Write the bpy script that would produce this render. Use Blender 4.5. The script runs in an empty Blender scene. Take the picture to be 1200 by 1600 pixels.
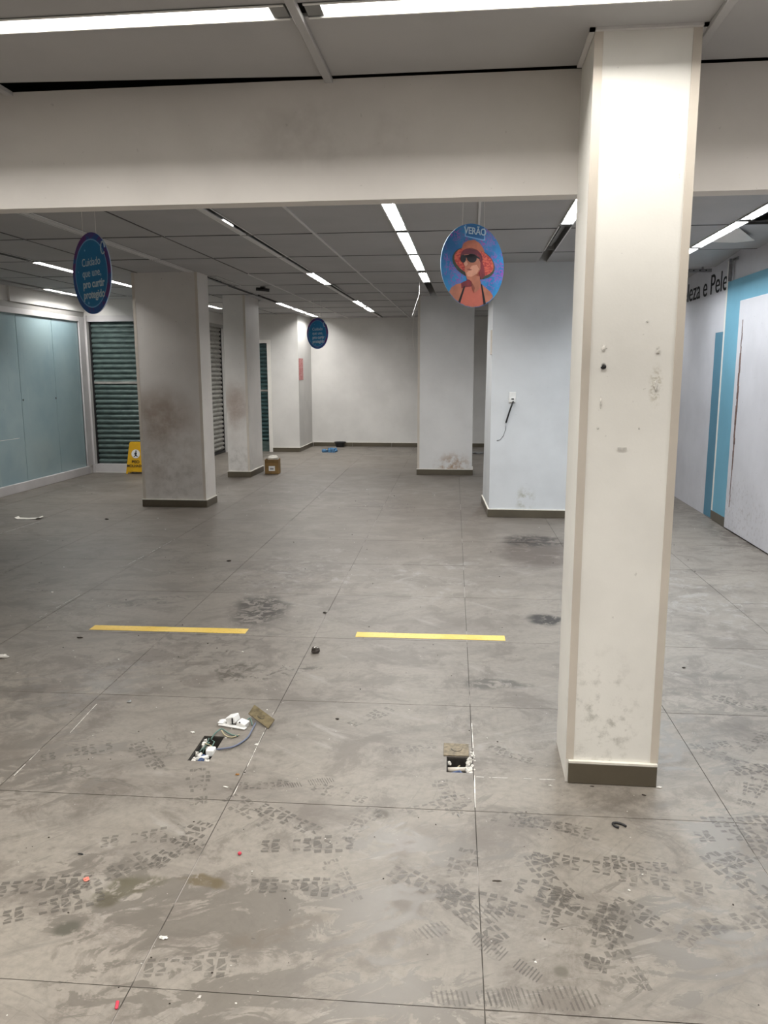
import bpy, math, random
from mathutils import Matrix, Vector
random.seed(7)
S = bpy.context.scene
C = S.collection

# ------------------------------------------------------------------ camera, world, exposure
F_PX, PITCH, ROLL, YAW = 1243.6, 0.174006, -0.0024752, -0.1078474
EYE = 1.55
def cam_axes():
    cy, sy = math.cos(YAW), math.sin(YAW)
    Rz = Matrix(((cy, -sy, 0), (sy, cy, 0), (0, 0, 1)))
    B = Matrix(((1, 0, 0), (0, 0, -1), (0, 1, 0)))
    cp, sp = math.cos(PITCH), math.sin(PITCH)
    P = Matrix(((1, 0, 0), (0, cp, -sp), (0, sp, cp)))
    cr, sr = math.cos(ROLL), math.sin(ROLL)
    Q = Matrix(((cr, -sr, 0), (sr, cr, 0), (0, 0, 1)))
    return Q @ P @ B @ Rz
AX = cam_axes()
cd = bpy.data.cameras.new('camera')
cam = bpy.data.objects.new('camera', cd)
C.objects.link(cam)
r, d, f = AX[0], AX[1], AX[2]
cam.matrix_world = Matrix(((r[0], -d[0], -f[0], 0), (r[1], -d[1], -f[1], 0), (r[2], -d[2], -f[2], EYE), (0, 0, 0, 1)))
cd.sensor_fit = 'VERTICAL'
cd.sensor_height = 32.0
cd.lens = F_PX * 32.0 / 1600.0
cd.clip_start = 0.05
S.camera = cam
W = bpy.data.worlds.new('world')
S.world = W
W.use_nodes = True
W.node_tree.nodes['Background'].inputs[0].default_value = (0.5, 0.52, 0.55, 1)
W.node_tree.nodes['Background'].inputs[1].default_value = 0.02
vs = S.view_settings
vs.view_transform = 'Standard'
vs.look = 'None'
vs.gamma = 1.0
vs.use_curve_mapping = False
vs.exposure = 0.0
LAMP_REAR = 98.0        # radiance of the lamps beyond the beam
LAMP_FRONT = 68.0       # lamps on the near side of the beam
S.cycles.max_bounces = 8
S.cycles.diffuse_bounces = 5
S.cycles.sample_clamp_indirect = 6.0

# ------------------------------------------------------------------ material helpers
def srgb(r, g, b):
    def c(v):
        v /= 255.0
        return v / 12.92 if v <= 0.04045 else ((v + 0.055) / 1.055) ** 2.4
    return (c(r), c(g), c(b), 1)

class NT:
    def __init__(s, name):
        s.m = bpy.data.materials.new(name)
        s.m.use_nodes = True
        s.t = s.m.node_tree
        s.bsdf = s.t.nodes['Principled BSDF']
        s.pos = None
    def n(s, typ, **kw):
        o = s.t.nodes.new(typ)
        for k, v in kw.items():
            setattr(o, k, v)
        return o
    def link(s, a, b):
        s.t.links.new(a, b)
    def position(s):
        if s.pos is None:
            s.pos = s.n('ShaderNodeNewGeometry').outputs['Position']
        return s.pos
    def objpos(s):
        return s.n('ShaderNodeTexCoord').outputs['Object']
    def val(s, x, sock):
        if isinstance(x, (int, float)):
            sock.default_value = x
        elif isinstance(x, tuple):
            sock.default_value = x
        else:
            s.link(x, sock)
    def math(s, op, a, b=None, clamp=False):
        o = s.n('ShaderNodeMath', operation=op, use_clamp=clamp)
        s.val(a, o.inputs[0])
        if b is not None:
            s.val(b, o.inputs[1])
        return o.outputs[0]
    def mix(s, fac, a, b, mode='MIX'):
        o = s.n('ShaderNodeMix', data_type='RGBA', blend_type=mode)
        s.val(fac, o.inputs[0]); s.val(a, o.inputs[6]); s.val(b, o.inputs[7])
        return o.outputs[2]
    def xf(s, vec, loc=(0, 0, 0), scl=(1, 1, 1), rot=(0, 0, 0)):
        o = s.n('ShaderNodeMapping', vector_type='TEXTURE')
        s.link(vec, o.inputs[0])
        o.inputs[1].default_value = loc
        o.inputs[2].default_value = rot
        o.inputs[3].default_value = scl
        return o.outputs[0]
    def noise(s, vec, scale, detail=4, rough=0.55, dist=0.0):
        o = s.n('ShaderNodeTexNoise')
        s.link(vec, o.inputs['Vector'])
        o.inputs['Scale'].default_value = scale
        o.inputs['Detail'].default_value = detail
        o.inputs['Roughness'].default_value = rough
        o.inputs['Distortion'].default_value = dist
        return o.outputs[0]
    def ramp(s, x, a, b, lo=0.0, hi=1.0, smooth=True):
        o = s.n('ShaderNodeMapRange')
        o.interpolation_type = 'SMOOTHSTEP' if smooth else 'LINEAR'
        s.link(x, o.inputs[0])
        for i, v in enumerate((a, b, lo, hi)):
            o.inputs[i + 1].default_value = v
        return o.outputs[0]
    def blob(s, vec, c, rad, rot=0.0, inner=0.35):
        """soft ellipsoid mask: 1 inside, 0 outside"""
        v = s.xf(vec, c, rad, (0, 0, rot))
        o = s.n('ShaderNodeVectorMath', operation='LENGTH')
        s.link(v, o.inputs[0])
        return s.ramp(o.outputs['Value'], inner, 1.0, 1.0, 0.0)
    def out(s, color=None, rough=None, bump=None, bstr=0.2, bdist=0.01, **kw):
        if color is not None:
            s.val(color, s.bsdf.inputs['Base Color'])
        if rough is not None:
            s.val(rough, s.bsdf.inputs['Roughness'])
        for k, v in kw.items():
            s.val(v, s.bsdf.inputs[k.replace('_', ' ')])
        if bump is not None:
            b = s.n('ShaderNodeBump')
            b.inputs['Strength'].default_value = bstr
            b.inputs['Distance'].default_value = bdist
            s.link(bump, b.inputs['Height'])
            s.link(b.outputs[0], s.bsdf.inputs['Normal'])
        return s.m

def plain(name, col, rough=0.6, var=0.12, scale=6, metal=0.0, spec=0.5, bump=0.0):
    t = NT(name)
    n = t.noise(t.objpos(), scale, 5)
    dark = tuple(c * (1 - var) for c in col[:3]) + (1,)
    lite = tuple(min(1, c * (1 + var)) for c in col[:3]) + (1,)
    cc = t.mix(t.ramp(n, 0.3, 0.7), dark, lite)
    t.out(cc, rough, Metallic=metal, **({'bump': n, 'bstr': bump} if bump else {}))
    t.bsdf.inputs['Specular IOR Level'].default_value = spec
    return t.m

def paint(name, col, stain_shade=(), speck=0.25, rough=0.6, mott=0.06):
    """painted wall: faint mottling, scuffs, plus named stains (centre, radii, colour, strength, noise scale, lo, hi)"""
    t = NT(name)
    p = t.position()
    n1 = t.noise(p, 1.6, 5)
    dark = tuple(c * (1 - 2 * mott) for c in col[:3]) + (1,)
    cc = t.mix(t.ramp(n1, 0.3, 0.7), dark, col)
    st = t.noise(t.xf(p, scl=(1, 1, 0.25)), 9, 6, 0.7)
    cc = t.mix(t.ramp(st, 0.62, 0.8, 0, speck), cc, srgb(120, 112, 100))
    sp = t.noise(p, 48, 2)
    cc = t.mix(t.ramp(sp, 0.74, 0.78, 0, speck * 1.6), cc, srgb(90, 84, 78))
    for c, rad, scol, strength, ns, lo, hi in stain_shade:
        m = t.blob(p, c, rad, 0, 0.2)
        nn = t.noise(p, ns, 5, 0.65)
        k = t.math('MULTIPLY', t.math('MULTIPLY', m, t.ramp(nn, lo, hi)), strength)
        cc = t.mix(k, cc, scol)
    fine = t.noise(p, 120, 3)
    t.out(cc, rough, bump=fine, bstr=0.06, bdist=0.004)
    t.bsdf.inputs['Specular IOR Level'].default_value = 0.3
    return t.m

def emis(name, col, strength):
    t = NT(name)
    t.out((0.8, 0.8, 0.8, 1), 0.5)
    t.bsdf.inputs['Emission Color'].default_value = col
    t.bsdf.inputs['Emission Strength'].default_value = strength
    return t.m

WHITE = (0.66, 0.645, 0.62, 1)
M = {}
M['wall'] = paint('white_wall_paint', WHITE)
M['wall_right'] = paint('white_partition_paint', (0.64, 0.63, 0.66, 1),
    [((2.57, 8.0, 0.25), (0.3, 1.6, 0.45), srgb(130, 116, 104), 0.4, 22, 0.5, 0.7)], speck=0.35)
M['beam'] = paint('beam_paint', (0.68, 0.65, 0.62, 1), [((-0.6, 3.21, 2.45), (0.5, 0.2, 0.2), srgb(120, 110, 105), 0.3, 3, 0.4, 0.7)], speck=0.1)  # soft dark patch paints the shade below the gap between the lamps
M['column_front'] = paint('column_cream_paint', (0.86, 0.845, 0.80, 1),
    [((0.50, 2.87, 0.25), (0.22, 0.2, 0.35), srgb(120, 118, 105), 0.5, 18, 0.48, 0.72),
     ((0.459, 2.87, 1.569), (0.012, 0.2, 0.014), srgb(20, 18, 16), 1.0, 60, 0.3, 0.5),
     ((0.64, 2.87, 1.5), (0.03, 0.2, 0.09), srgb(150, 140, 110), 0.6, 60, 0.45, 0.6)], speck=0.12)
M['column_p2'] = paint('column_grimy_paint_by_window', (0.68, 0.65, 0.615, 1),
    [((-3.55, 8.85, 1.05), (0.55, 0.3, 0.45), srgb(128, 100, 70), 0.6, 2.2, 0.25, 0.6),
     ((-3.4, 8.85, 0.3), (0.6, 0.3, 0.4), srgb(100, 90, 80), 0.4, 11, 0.38, 0.8),
     ((-3.5, 8.85, 0.7), (0.6, 0.3, 0.7), srgb(120, 104, 86), 0.4, 5, 0.35, 0.7)], speck=0.4)
M['column_p3'] = paint('column_grimy_paint_narrow', (0.72, 0.695, 0.665, 1),
    [((-3.45, 11.55, 1.0), (0.3, 0.2, 0.6), srgb(120, 84, 52), 0.6, 2.0, 0.3, 0.65),
     ((-3.4, 11.55, 0.25), (0.4, 0.4, 0.4), srgb(105, 98, 90), 0.45, 11, 0.38, 0.8)], speck=0.35)
M['column_p4'] = paint('column_white_paint_stained_foot', (0.74, 0.735, 0.73, 1),
    [((-0.25, 12.1, 0.12), (0.36, 0.2, 0.28), srgb(150, 110, 60), 0.8, 9, 0.4, 0.62)], speck=0.25)
M['column_p5'] = paint('column_cool_white_paint', (0.63, 0.65, 0.67, 1),
    [((0.60, 8.55, 0.2), (0.14, 0.2, 0.18), srgb(130, 125, 90), 0.6, 9, 0.42, 0.62)], speck=0.2)
M['guard'] = plain('corner_guard_grey', srgb(198, 190, 179), 0.5, 0.06, 3)
M['strip_white'] = plain('corner_strip_white', srgb(225, 222, 216), 0.45, 0.04, 3)
M['base_tile'] = plain('dark_taupe_tile', srgb(84, 77, 64), 0.38, 0.12, 4)
M['grout_white'] = plain('white_grout', srgb(222, 218, 208), 0.8, 0.08, 30)
M['panel'] = plain('ceiling_panel_grey', (0.40, 0.395, 0.395, 1), 0.75, 0.05, 1.5)
M['panel_edge'] = plain('ceiling_runner_white', (0.62, 0.61, 0.60, 1), 0.5, 0.05, 3)
M['runner_dark'] = plain('ceiling_runner_shadow_grey', (0.07, 0.068, 0.066, 1), 0.6, 0.1, 3)
M['void'] = plain('dark_plenum', (0.035, 0.034, 0.033, 1), 0.9, 0.3, 3)
M['housing'] = plain('lamp_housing_white', (0.72, 0.72, 0.70, 1), 0.4, 0.03, 3)
M['housing_in'] = plain('lamp_housing_dark_inside', (0.16, 0.16, 0.158, 1), 0.4, 0.03, 3)  # inside darkened to cut lamp spill and shade the empty slots
M['housing_grey'] = plain('lamp_housing_grey', (0.22, 0.22, 0.215, 1), 0.5, 0.08, 5)
M['frame'] = paint('window_frame_paint', (0.58, 0.56, 0.56, 1), speck=0.5, mott=0.08)
M['lintel'] = paint('grey_lintel_paint', (0.36, 0.35, 0.33, 1), speck=0.3)
M['black'] = plain('black_plastic', (0.012, 0.012, 0.013, 1), 0.4, 0.2, 5)
M['white_plastic'] = plain('white_plastic', (0.75, 0.75, 0.74, 1), 0.35, 0.05, 20)
M['plaster'] = plain('white_plaster_crumbs', (0.66, 0.64, 0.60, 1), 0.9, 0.25, 60)
M['steel'] = plain('dull_steel', (0.32, 0.32, 0.33, 1), 0.45, 0.2, 20, metal=0.7)
M['brass'] = plain('tarnished_cover_plate', srgb(112, 101, 76), 0.5, 0.3, 40, metal=0.35)
M['lamp_front'] = emis('lamp_front', (1.0, 0.965, 0.90, 1), LAMP_FRONT)
M['lamp_overhead'] = emis('lamp_overhead', (1.0, 0.965, 0.90, 1), LAMP_FRONT * 2.45)
M['lamp_rear'] = emis('lamp_rear', (1.0, 0.985, 0.955, 1), LAMP_REAR)
M['lamp_cool'] = emis('lamp_cool', (0.93, 0.975, 1.0, 1), LAMP_REAR * 1.05)
M['slot_glow'] = emis('slot_sliver_glow', (1.0, 0.985, 0.955, 1), 2.5)
M['ink'] = plain('dark_navy_lettering', srgb(14, 13, 20), 0.8, 0.05, 5)
M['blue_light'] = paint('light_blue_paint', srgb(112, 166, 188), speck=0.12)
M['blue_dark'] = paint('slate_blue_paint', srgb(86, 132, 154), speck=0.15)
M['rust'] = plain('rust_brown_crack', srgb(112, 86, 78), 0.9, 0.4, 18)

# frosted glass film
t = NT('frosted_blue_glass_film')
p = t.position()
cc = t.mix(t.ramp(t.noise(p, 0.9, 4), 0.3, 0.7), (0.235, 0.335, 0.37, 1), (0.31, 0.41, 0.43, 1))
cc = t.mix(t.ramp(t.noise(t.xf(p, scl=(1, 1.0, 6)), 7, 4), 0.6, 0.75, 0, 0.25), cc, (0.42, 0.50, 0.50, 1))
cc = t.mix(t.ramp(t.noise(p, 50, 2), 0.73, 0.77, 0, 0.7), cc, (0.03, 0.04, 0.04, 1))
M['film'] = t.out(cc, 0.22)
def shutter_mat(name, a, b):
    t = NT(name)
    p = t.position()
    cc = t.mix(t.ramp(t.noise(t.xf(p, scl=(0.6, 0.6, 0.2)), 4, 5), 0.35, 0.65), a, b)
    return t.out(cc, 0.45, Metallic=0.1)
M['slat_teal'] = shutter_mat('teal_tinted_slat', (0.055, 0.085, 0.08, 1), (0.10, 0.145, 0.135, 1))
M['slat_grey'] = shutter_mat('galvanised_slat', (0.26, 0.25, 0.23, 1), (0.38, 0.37, 0.34, 1))
M['slat_dark'] = shutter_mat('dark_teal_slat', (0.015, 0.05, 0.055, 1), (0.05, 0.10, 0.10, 1))

# floor: rotated tile grid frame
FR = math.radians(1.2028)
def fw(u, v, z=0.0):
    return Vector((u * math.cos(FR) - v * math.sin(FR), u * math.sin(FR) + v * math.cos(FR), z))
def px_floor(x, y, z=0.0):
    """a point of the floor measured in the photograph -> world metres (fixed data, computed once)"""
    dx, dy = (x - 600) / F_PX, (y - 800) / F_PX
    w = AX.transposed() @ Vector((dx, dy, 1))
    k = (z - EYE) / w.z
    return (k * w.x, k * w.y)

def floor_material():
    t = NT('taupe_porcelain_with_dust_and_wet_marks')
    p = t.position()
    rnd = t.n('ShaderNodeObjectInfo').outputs['Random']
    base = t.mix(rnd, (0.220, 0.197, 0.168, 1), (0.240, 0.215, 0.184, 1))
    # cloudy dust: large
    n = t.noise(p, 0.8, 5, 0.6)
    base = t.mix(t.ramp(n, 0.35, 0.7, 0, 0.7), base, (0.175, 0.160, 0.142, 1))
    # fine grain
    g = t.noise(p, 35, 5, 0.7)
    base = t.mix(t.ramp(g, 0.35, 0.75, 0.0, 0.4), base, (0.11, 0.10, 0.088, 1))
    # swept, stretched dust bands
    for (rot, sc, lo, hi, st, col, seed) in (
            (0.5, 1.3, 0.50, 0.70, 0.7, (0.125, 0.112, 0.098, 1), 3.0),
            (-0.12, 1.0, 0.50, 0.70, 0.6, (0.125, 0.108, 0.094, 1), 11.0),
            (-0.6, 1.6, 0.56, 0.72, 0.5, (0.30, 0.285, 0.262, 1), 23.0)):
        v = t.xf(p, (seed, seed * 0.7, 0), (1.4, 0.28, 1), (0, 0, rot))
        base = t.mix(t.ramp(t.noise(v, sc * 1.4, 8, 0.66, 0.7), lo, hi, 0, st), base, col)
    # fine scuffs in several directions
    for (rot, ln, sc, lo, hi, st, col, seed) in (
            (0.9, 0.10, 5.0, 0.60, 0.66, 0.55, (0.10, 0.09, 0.078, 1), 5.0), (0.35, 0.09, 7.0, 0.61, 0.67, 0.5, (0.30, 0.285, 0.265, 1), 17.0),
            (-0.35, 0.10, 6.0, 0.60, 0.67, 0.5, (0.095, 0.085, 0.075, 1), 31.0), (1.35, 0.08, 6.0, 0.61, 0.68, 0.45, (0.11, 0.098, 0.085, 1), 43.0)):
        v = t.xf(p, (seed, seed * 0.3, 0), (0.45, ln * 0.5, 1), (0, 0, rot))
        zone = t.ramp(t.noise(t.xf(p, (seed, 1, 0)), 1.1, 3), 0.45, 0.62)
        base = t.mix(t.math('MULTIPLY', zone, t.ramp(t.noise(v, sc * 0.35, 7, 0.72, 1.2), lo - 0.04, hi, 0, st)), base, col)
    # blotchy trodden dirt, brownish
    bl = t.noise(p, 3.2, 10, 0.75, 0.5)
    base = t.mix(t.ramp(bl, 0.49, 0.60, 0, 0.65), base, (0.105, 0.089, 0.075, 1))
    # far side is grubbier: brown film trodden in between the columns
    far = t.blob(p, (-1.6, 9.5, 0), (6.5, 7.5, 1), 0, 0.25)
    far = t.math('MULTIPLY', far, t.ramp(t.noise(p, 1.4, 8, 0.7, 0.8), 0.30, 0.62, 0.45, 1.0))
    base = t.mix(t.math('MULTIPLY', far, 0.8), base, (0.108, 0.091, 0.076, 1))
    # wet patches: crisp-edged, in the near area
    wn = t.noise(t.xf(p, (0, 0, 0), (1.25, 0.6, 1), (0, 0, 0.35)), 6.0, 10, 0.70, 1.1)
    wet = None
    for (cx, cy, rx, ry, rot, k) in (
            (-0.50, 2.02, 0.62, 0.24, 0.10, 1.0), (-0.35, 1.72, 0.75, 0.22, 0.05, 1.0),
            (-0.98, 2.05, 0.40, 0.25, -0.3, 0.8), (-1.75, 2.75, 0.6, 0.35, 0.6, 0.9),
            (-0.20, 2.42, 0.42, 0.14, -0.1, 0.9), (0.98, 2.45, 0.28, 0.45, 0.35, 1.0),
            (0.55, 2.05, 0.35, 0.3, 0.2, 0.75), (-1.9, 3.6, 0.9, 0.4, 0.5, 0.6), (0.9, 3.25, 0.3, 0.35, 0.0, 0.7)):
        b = t.blob(p, (cx, cy, 0), (rx * 1.25, ry * 1.25, 1), rot, 0.1)
        b = t.math('MULTIPLY', b, k)
        wet = b if wet is None else t.math('MAXIMUM', wet, b)
    thr = t.math('ADD', wn, t.math('MULTIPLY', wet, 0.17))
    wmask = t.math('MULTIPLY', t.ramp(thr, 0.60, 0.625), t.ramp(wet, 0.02, 0.25))
    base = t.mix(t.math('MULTIPLY', wmask, 0.8), base, (0.118, 0.105, 0.090, 1))
    # outlines of dried puddles by the left floor box
    ring = t.noise(t.xf(p, (2.3, 1.1, 0), (0.9, 0.6, 1)), 3.0, 4, 0.6, 0.6)
    rb = t.blob(p, (-1.42, 2.9, 0), (0.42, 0.42, 1), 0.3, 0.4)
    e1 = t.math('MULTIPLY', t.ramp(ring, 0.485, 0.5), t.ramp(ring, 0.5, 0.53, 1, 0))
    base = t.mix(t.math('MULTIPLY', t.math('MULTIPLY', e1, rb), 0.8), base, (0.09, 0.08, 0.068, 1))
    # brown grime spots with a place of their own
    wc = t.n('ShaderNodeTexNoise'); t.link(p, wc.inputs['Vector']); wc.inputs['Scale'].default_value = 5.0; wc.inputs['Detail'].default_value = 6.0
    sub = t.n('ShaderNodeVectorMath', operation='SUBTRACT'); t.link(wc.outputs['Color'], sub.inputs[0]); sub.inputs[1].default_value = (0.5, 0.5, 0.5)
    scv = t.n('ShaderNodeVectorMath', operation='SCALE'); t.link(sub.outputs[0], scv.inputs[0]); scv.inputs['Scale'].default_value = 0.22
    adv = t.n('ShaderNodeVectorMath', operation='ADD'); t.link(p, adv.inputs[0]); t.link(scv.outputs[0], adv.inputs[1])
    fl = t.n('ShaderNodeVectorMath', operation='MULTIPLY'); t.link(adv.outputs[0], fl.inputs[0]); fl.inputs[1].default_value = (1, 1, 0)
    pw = fl.outputs[0]
    for (x, y, rx, ry, rot, col, st, ns, lo, hi) in (
            (405, 952, 0.24, 0.46, 0.2, (0.024, 0.018, 0.013, 1), 1.0, 13, 0.43, 0.52),
            (372, 1048, 0.14, 0.22, -0.5, (0.05, 0.04, 0.03, 1), 0.85, 14, 0.44, 0.56),
            (430, 1052, 0.34, 0.10, 0.5, (0.05, 0.04, 0.032, 1), 0.85, 16, 0.50, 0.58),
            (832, 862, 0.40, 0.80, 0.0, (0.062, 0.047, 0.037, 1), 0.9, 6, 0.30, 0.5),
            (832, 845, 0.36, 0.34, 0.0, (0.022, 0.016, 0.012, 1), 1.0, 11, 0.43, 0.53),
            (850, 968, 0.16, 0.13, 0.0, (0.016, 0.013, 0.011, 1), 1.0, 20, 0.34, 0.48),
            (775, 1068, 0.26, 0.085, -0.1, (0.055, 0.048, 0.04, 1), 0.85, 15, 0.40, 0.54),
            (600, 790, 0.5, 1.0, 0.2, (0.06, 0.045, 0.038, 1), 0.6, 5, 0.46, 0.6), (480, 770, 1.0, 1.2, 0.0, (0.075, 0.058, 0.048, 1), 0.55, 3, 0.44, 0.6), (740, 800, 0.6, 0.9, 0.0, (0.085, 0.068, 0.058, 1), 0.6, 4, 0.42, 0.6), (1155, 838, 0.30, 0.9, 0.0, (0.05, 0.037, 0.028, 1), 0.8, 8, 0.42, 0.56), (1070, 790, 0.5, 1.2, 0.0, (0.08, 0.066, 0.055, 1), 0.6, 7, 0.44, 0.58), (445, 900, 0.5, 0.8, 0.3, (0.08, 0.065, 0.055, 1), 0.55, 9, 0.46, 0.6), (230, 940, 0.5, 0.12, 0.5, (0.07, 0.06, 0.05, 1), 0.8, 12, 0.46, 0.56), (290, 1015, 0.8, 0.5, 0.6, (0.075, 0.064, 0.054, 1), 0.6, 12, 0.50, 0.60), (60, 1090, 0.7, 0.6, 0.3, (0.08, 0.07, 0.06, 1), 0.5, 9, 0.47, 0.58), (1120, 1090, 0.35, 0.6, 0.0, (0.08, 0.07, 0.06, 1), 0.5, 10, 0.48, 0.58),
            (200, 1385, 0.10, 0.05, 0.5, (0.09, 0.08, 0.055, 1), 0.95, 20, 0.35, 0.5),
            (167, 1408, 0.05, 0.04, 0.5, (0.08, 0.07, 0.05, 1), 0.95, 20, 0.35, 0.5),
            (105, 1450, 0.05, 0.04, 0.5, (0.08, 0.075, 0.06, 1), 0.95, 20, 0.35, 0.5),
            (312, 1385, 0.13, 0.035, -0.2, (0.10, 0.078, 0.045, 1), 0.95, 18, 0.34, 0.48),
            (595, 1272, 0.04, 0.04, 0.0, (0.07, 0.06, 0.045, 1), 0.95, 20, 0.32, 0.46),
            (877, 1518, 0.025, 0.025, 0.0, (0.10, 0.09, 0.072, 1), 0.95, 26, 0.25, 0.4),
            (430, 1455, 0.22, 0.05, 0.35, (0.12, 0.10, 0.08, 1), 0.7, 12, 0.42, 0.56),
            (630, 1320, 0.05, 0.09, 0.0, (0.12, 0.10, 0.085, 1), 0.7, 18, 0.42, 0.56),
            (650, 1470, 0.16, 0.10, 0.0, (0.13, 0.115, 0.10, 1), 0.6, 14, 0.42, 0.58),
            (1120, 1450, 0.09, 0.018, 0.1, (0.10, 0.09, 0.08, 1), 0.8, 16, 0.32, 0.5)):
        cx, cy = px_floor(x, y)
        b = t.blob(pw if rx > 0.09 else p, (cx, cy, 0), (rx, ry, 1), rot, 0.45)
        k = t.math('MULTIPLY', t.math('MULTIPLY', b, t.ramp(t.noise(p, ns, 7, 0.7, 0.8), lo, hi)), st)
        base = t.mix(k, base, col)
    # pale powdery dust around the middle and the right-hand strip
    for (x, y, rx, ry, st) in ((470, 890, 0.9, 1.3, 0.45), (1100, 940, 0.8, 1.5, 0.5), (700, 900, 1.0, 1.3, 0.35), (800, 1150, 0.6, 0.5, 0.3), (600, 770, 2.0, 2.0, 0.2)):
        cx, cy = px_floor(x, y)
        b = t.blob(p, (cx, cy, 0), (rx, ry, 1), 0, 0.2)
        k = t.math('MULTIPLY', t.math('MULTIPLY', b, t.ramp(t.noise(p, 5, 8, 0.75, 1.0), 0.5, 0.68)), st)
        base = t.mix(k, base, (0.33, 0.32, 0.305, 1))
    # specks: dark crumbs trodden flat, pale chips
    base = t.mix(t.ramp(t.noise(p, 34, 2, 0.5), 0.745, 0.765, 0, 0.7), base, (0.07, 0.06, 0.05, 1))
    base = t.mix(t.ramp(t.noise(t.xf(p, (5, 3, 0)), 42, 2, 0.5), 0.76, 0.78, 0, 0.7), base, (0.6, 0.58, 0.55, 1))
    ro = t.mix(wmask, (0.50, 0.50, 0.50, 1), (0.36, 0.36, 0.36, 1))
    t.out(base, ro, bump=g, bstr=0.08, bdist=0.003)
    t.bsdf.inputs['Specular IOR Level'].default_value = 0.4
    return t.m
M['floor'] = floor_material()
t = NT('joint_filler')
p = t.position()
jn = t.noise(p, 1.7, 3)
M['joint'] = t.out(t.mix(t.ramp(jn, 0.54, 0.58), (0.06, 0.053, 0.046, 1), (0.32, 0.30, 0.28, 1)), 0.9)
def print_material(name, alpha, col, ns, lo, hi):
    t = NT(name)
    p = t.position()
    k = t.ramp(t.noise(p, ns, 4, 0.6), lo, hi, 0.0, alpha)
    t.out(col, 0.38, Alpha=k)
    t.bsdf.inputs['Specular IOR Level'].default_value = 0.4
    return t.m
M['print_strong'] = print_material('wet_sole_mark', 0.50, (0.118, 0.106, 0.092, 1), 16, 0.30, 0.50)
M['print_faint'] = print_material('drying_sole_mark', 0.34, (0.118, 0.106, 0.092, 1), 16, 0.36, 0.54)

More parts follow.
